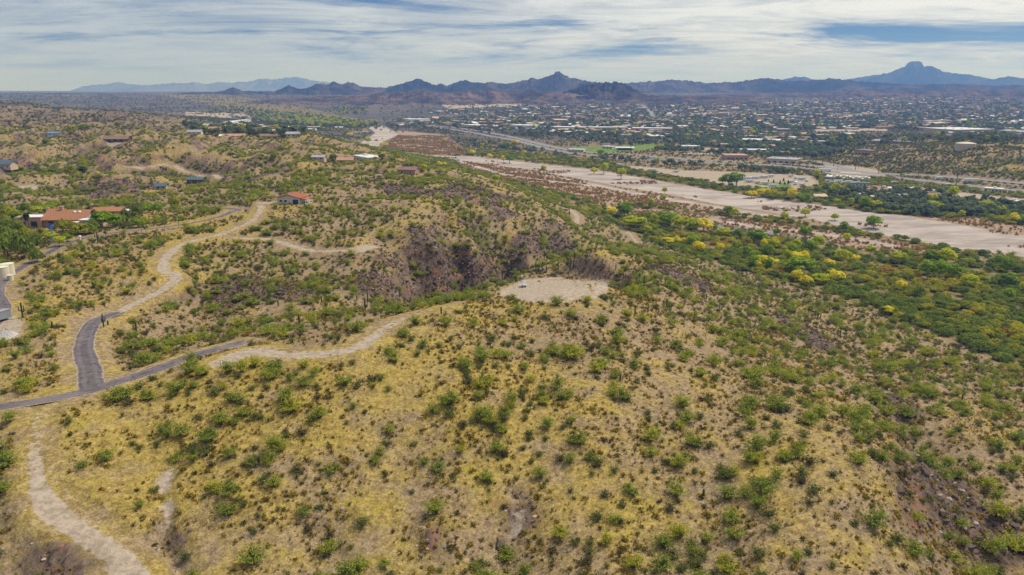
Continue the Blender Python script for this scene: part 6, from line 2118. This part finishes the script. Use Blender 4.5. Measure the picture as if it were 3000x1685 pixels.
    # palms at the ranch house
    for i, (u, v, h) in enumerate(((68, 590, 58), (76, 592, 66), (226, 560, 46), (238, 562, 40))):
        x, y, z = spot(u, v)
        f = project(x, y, z)[2]
        hh = h * f / FPX
        o = empty('palm_tree', (x, y, z))
        MB().tube((0, 0, -0.3), (0.2, 0, hh * 0.82), 0.24, 0.16, 7).build('trunk', M['bark'], o)
        r = np.random.default_rng(60 + i)
        for q in range(16):
            az, el = 6.283 * q / 16 + r.uniform(-.2, .2), r.uniform(-0.7, 0.9)
            L = hh * 0.20
            m = MB()
            pts = []
            for s in range(5):
                t = s / 4
                pts.append((0.2 + math.cos(az) * math.cos(el) * L * t, math.sin(az) * math.cos(el) * L * t, hh * 0.82 + math.sin(el) * L * t - 0.5 * L * t * t))
            sx, sy = -math.sin(az), math.cos(az)
            wd = [0.1, 0.55, 0.7, 0.5, 0.05]
            vv = [(p[0] + sx * w_, p[1] + sy * w_, p[2] - 0.12 * w_) for p, w_ in zip(pts, wd)] + [(p[0], p[1], p[2] + 0.10) for p in pts] + [(p[0] - sx * w_, p[1] - sy * w_, p[2] - 0.12 * w_) for p, w_ in zip(pts, wd)]
            m.add(vv, [(s, s + 1, 6 + s, 5 + s) for s in range(4)] + [(5 + s, 6 + s, 11 + s, 10 + s) for s in range(4)] + [(s + 1, s, 10 + s, 11 + s) for s in range(4)])
            m.build('frond', M['palm'], o)
        tag(o, ['shorter fan palm before the pink wing', 'taller fan palm before the pink wing', 'thick fan palm behind the ranch house', 'second fan palm behind the ranch house'][i], 'palm', 'palms at the ranch house')
    # still water in the wood
    for pts, wd, lab in (([(1640, 543), (1700, 553), (1760, 561), (1830, 571), (1900, 582), (1980, 594), (2060, 606), (2110, 612)], [5, 12, 9, 13, 15, 12, 8, 4], 'shallow weedy water along the river wood'), ([(2415, 700), (2440, 703), (2460, 707)], [5, 9, 4], 'small pool beside the round cottonwoods')):
        rd = Road('shallow_water', pts, wd, 'water', lab, plane=VAL, lift=0.35, flat=False)
        rd.z[:] = np.minimum(rd.z, np.percentile(rd.z, 60))
        rd.build()
    # boulders and rock slabs of the cliff
    town()


def town():
    """the houses of the town: the 300 that show largest stand alone, the rest are one mass"""
    r = np.random.default_rng(8)
    forms = []
    for i in range(9):
        W, D, H = ((15, 11, 3.2), (19, 12, 3.4), (24, 12, 3.6), (13, 10, 3.0), (30, 16, 4.8), (18, 16, 4.2), (40, 18, 5.5), (16, 12, 6.0), (22, 9, 3.0))[i]
        wm_ = ['stucco_white', 'stucco_tan', 'stucco_pink', 'stucco_cream', 'stucco_tan', 'stucco_tan', 'stucco_pink', 'stucco_tan', 'stucco_white'][i]
        rm = ['roof_grey', 'roof_brown', 'tile_pale', 'stucco_tan', 'roof_white', 'roof_grey', 'stucco_tan', 'roof_brown', 'roof_white'][i]
        flat = i in (4, 5, 6)
        a, b = MB(), MB()
        if flat:
            a.box(-W / 2, W / 2, -D / 2, D / 2, -3, H)
            b.box(-W / 2 - .5, W / 2 + .5, -D / 2 - .5, D / 2 + .5, H, H + 0.6)
        else:
            a.gable_wall(-W / 2, W / 2, -D / 2, D / 2, -3, H, D * 0.2)
            b.gable(-W / 2, W / 2, -D / 2, D / 2, H + 0.15, D * 0.2 + 0.12, 0.8)
        g = MB()
        for q in range(3):
            xx = -W / 2 + W * (q + 0.5) / 3
            g.box(xx - W * 0.09, xx + W * 0.09, -D / 2 - 0.08, -D / 2 + 0.03, 0.8, 2.3)
        forms.append((a.mesh('wall', M[wm_]), b.mesh('roof', M[rm]), g.mesh('windows', M['glass']), ['white house with grey roof', 'tan house with brown roof', 'pinkish house with faded red roof', 'cream house with tan roof', 'tan block with flat white roof', 'flat grey-roofed tan block', 'long pinkish store with tan roof', 'tall tan house with brown roof', 'narrow white mobile home'][i]))
    zones = [([(960, 318), (1000, 300), (1250, 292), (1500, 290), (1700, 300), (1800, 320), (1800, 345), (1600, 345), (1400, 335), (1200, 330), (1050, 322)], 470), ([(1500, 290), (1500, 262), (1700, 255), (2000, 262), (2300, 270), (2576, 275), (2576, 330), (2200, 325), (1900, 330), (1700, 320)], 720), ([(1680, 345), (1750, 370), (1850, 370), (2000, 372), (2100, 350), (1900, 335), (1750, 335)], 90),
             ([(1050, 285), (1350, 262), (1500, 258), (1500, 290), (1250, 292)], 160), ([(2200, 240), (2576, 238), (2576, 275), (2250, 270), (1950, 262)], 260), ([(450, 312), (640, 316), (760, 325), (860, 322), (700, 345), (500, 340)], 46), ([(2080, 475), (2300, 482), (2400, 500), (2250, 512), (2100, 498)], 16), ([(760, 300), (900, 305), (960, 312), (900, 320), (780, 316)], 30), ([(2350, 325), (2576, 320), (2576, 345), (2380, 348)], 40)]
    X, Y, K = [], [], []
    for poly, n in zones:
        pw = np.array(poly, float)
        got = 0
        for _ in range(60):
            u, v = r.uniform(pw[:, 0].min(), pw[:, 0].max(), n * 2), r.uniform(pw[:, 1].min(), pw[:, 1].max(), n * 2)
            ins = signed_in(pw, u, v) > 0
            u, v = u[ins][:n - got], v[ins][:n - got]
            x, y, z = survey(u, v)
            # streets: snap to a rough grid turned a little
            ca, sa = math.cos(0.2), math.sin(0.2)
            p, q = x * ca + y * sa, -x * sa + y * ca
            p, q = np.round(p / 34) * 34 + r.normal(0, 4, len(p)), np.round(q / 52) * 52 + r.normal(0, 5, len(p))
            x, y = p * ca - q * sa, p * sa + q * ca
            X += list(x); Y += list(y); K += list(r.choice(9, len(x), p=[.17, .15, .10, .12, .10, .10, .07, .07, .12]))
            got += len(u)
            if got >= n:
                break
    X, Y, K = np.array(X), np.array(Y), np.array(K)
    # one house to a plot
    seen, keep = set(), []
    for i in range(len(X)):
        c = (round(X[i] / 24), round(Y[i] / 30))
        if c not in seen:
            seen.add(c)
            keep.append(i)
    keep = np.array(keep)
    X, Y, K = X[keep], Y[keep], K[keep]
    ok = clear_of(X, Y) & (fld('sand', X, Y) < 0.1) & (fld('road', X, Y) < 0.3) & (fld('lawn', X, Y) < 0.1)
    X, Y, K = X[ok], Y[ok], K[ok]
    Z = gz(X, Y)
    u, v, f = project(X, Y, Z)
    vis = visible(X, Y, Z, 4.0)
    W = np.array([15, 19, 24, 13, 30, 18, 40, 16, 22])[K]
    score = W / f * vis * ((u > 5) & (u < 2570))
    order = np.argsort(-score)
    big = order[:300]
    rz = 0.2 + np.round(r.uniform(-1, 1, len(X))) * math.pi / 2 * (r.uniform(0, 1, len(X)) < 0.3) + r.normal(0, 0.06, len(X))
    lab = place_labels(np.stack([X[big], Y[big]], 1), Z[big], lambda i: forms[K[big[i]]][3])
    for n, i in enumerate(big):
        o = empty('town_house', (X[i], Y[i], Z[i]), rz[i])
        a, b, g, _ = forms[K[i]]
        link(bpy.data.objects.new('wall', a), o)
        link(bpy.data.objects.new('roof', b), o)
        link(bpy.data.objects.new('window_row', g), o)
        tag(o, lab[n], 'house', 'houses of the town')
    rest = order[300:]
    rest = rest[vis[rest]]
    for q in range(9):
        m = rest[K[rest] == q]
        if len(m) == 0:
            continue
    PR['house_far'] = []
    for a, b, g, _ in forms:
        me = bpy.data.meshes.new('far_house')
        bm = bmesh.new()
        bm.from_mesh(a)
        n1_ = len(bm.faces)
        bm.from_mesh(b)
        bm.to_mesh(me)
        bm.free()
        me.materials.append(a.materials[0])
        me.materials.append(b.materials[0])
        me.polygons.foreach_set('material_index', [0] * n1_ + [1] * (len(me.polygons) - n1_))
        PR['house_far'].append((me, None))
    stuff('far_town_mass', 'house_far', X[rest], Y[rest], Z[rest], r.uniform(0.8, 1.15, len(rest)), r, 'many more houses of the town too far to tell apart')
    FIELD['town_xy'] = None
    # trees of the town
    tx, ty = [], []
    for poly, n in ([zones[0][0], 1300], [zones[1][0], 2700], [zones[2][0], 420], [zones[3][0], 500], [zones[4][0], 700], [zones[5][0], 160], [zones[7][0], 420], [zones[8][0], 160], [[(1150, 335), (1400, 350), (1700, 385), (1900, 395), (2050, 395), (2150, 385), (2000, 360), (1700, 345), (1400, 335)], 600], [[(560, 268), (760, 288), (960, 312), (900, 325), (700, 315), (500, 285)], 700], [[(1750, 335), (2000, 345), (2300, 345), (2576, 345), (2576, 358), (2300, 358), (2130, 372), (2090, 395), (2050, 400), (1900, 380), (1760, 372)], 420], [[(1150, 350), (1400, 385), (1650, 407), (1900, 425), (2060, 440), (2056, 448), (1900, 433), (1650, 416), (1400, 396), (1200, 372)], 260], [[(2060, 478), (2300, 484), (2420, 500), (2576, 520), (2576, 545), (2330, 545), (2200, 530), (2100, 505)], 260], [[(840, 268), (925, 270), (925, 288), (840, 290)], 120]):
        pw = np.array(poly, float)
        u, v = r.uniform(pw[:, 0].min(), pw[:, 0].max(), n * 3), r.uniform(pw[:, 1].min(), pw[:, 1].max(), n * 3)
        ins = np.where(signed_in(pw, u, v) > 0)[0][:n]
        x, y, z = survey(u[ins], v[ins])
        tx.append(x); ty.append(y)
    tx, ty = np.concatenate(tx), np.concatenate(ty)
    ok = clear_of(tx, ty) & (fld('sand', tx, ty) < 0.1) & (fld('road', tx, ty) < 0.3) & (fld('lawn', tx, ty) < 0.4) & (fld('dirt', tx, ty) < 0.45)
    tx, ty = tx[ok], ty[ok]
    tz = gz(tx, ty)
    f = project(tx, ty, tz)[2]
    vis = visible(tx, ty, tz, 4.0)
    s = 0.7 + 0.9 * r.beta(2, 3, len(tx))
    yellow = r.uniform(0, 1, len(tx)) < np.where((project(tx, ty, tz)[0] < 960) & (ty > 1500), 0.30, 0.03)
    order = np.argsort(-(s / f * vis * ~yellow))
    big = order[:300]
    uu = project(tx[big], ty[big], tz[big])[0]
    qs = np.quantile(s[big], [0.4, 0.75])
    lab = place_labels(np.stack([tx[big], ty[big]], 1), tz[big], lambda i: f"{'small' if s[big[i]] < qs[0] else 'large' if s[big[i]] > qs[1] else 'medium'} dark green town tree")
    for n, i in enumerate(big):
        make_thing('town', n, 'town_tree', 'tree', tx[i], ty[i], tz[i] - 0.2, s[i], r.uniform(0, 6.28), lab[n], 'trees of the town')
    rest = order[300:]
    rest = rest[vis[rest] & ~yellow[rest]]
    stuff('town_woods', 'town', tx[rest], ty[rest], tz[rest] - 0.2, s[rest] * 1.1, r, 'dark trees spread through the far town')
    ye = np.where(yellow & vis)[0]
    stuff('yellow_woods', 'cot_m', tx[ye], ty[ye], tz[ye] - 0.2, s[ye] * 0.8, r, 'yellow cottonwoods scattered through the valley')


build_made_things()


# ---------------------------------------------------------------- finish: plants go in after the buildings so that they stand clear of them
_labs = None
_sx_, _sy_, _sz_ = survey([s[0] for s in SAG], [s[1] for s in SAG])
_, _, _sf = project(_sx_, _sy_, _sz_)
_sh = np.array([s[2] for s in SAG]) * _sf / FPX
_labs = place_labels(np.stack([_sx_, _sy_], 1), _sz_, lambda i: f"{'tall' if _sh[i] > 4.5 else 'short'} saguaro with {['no', 'one', 'two', 'three'][SAG[i][3]]} {'arm' if SAG[i][3] == 1 else 'arms'}")
for i, s_ in enumerate(SAG):
    saguaro(*s_, i, _labs[i])
for t_ in single_trees():
    _blockers.append((t_[0], t_[1], t_[2] * 0.8))
scatter_plants()
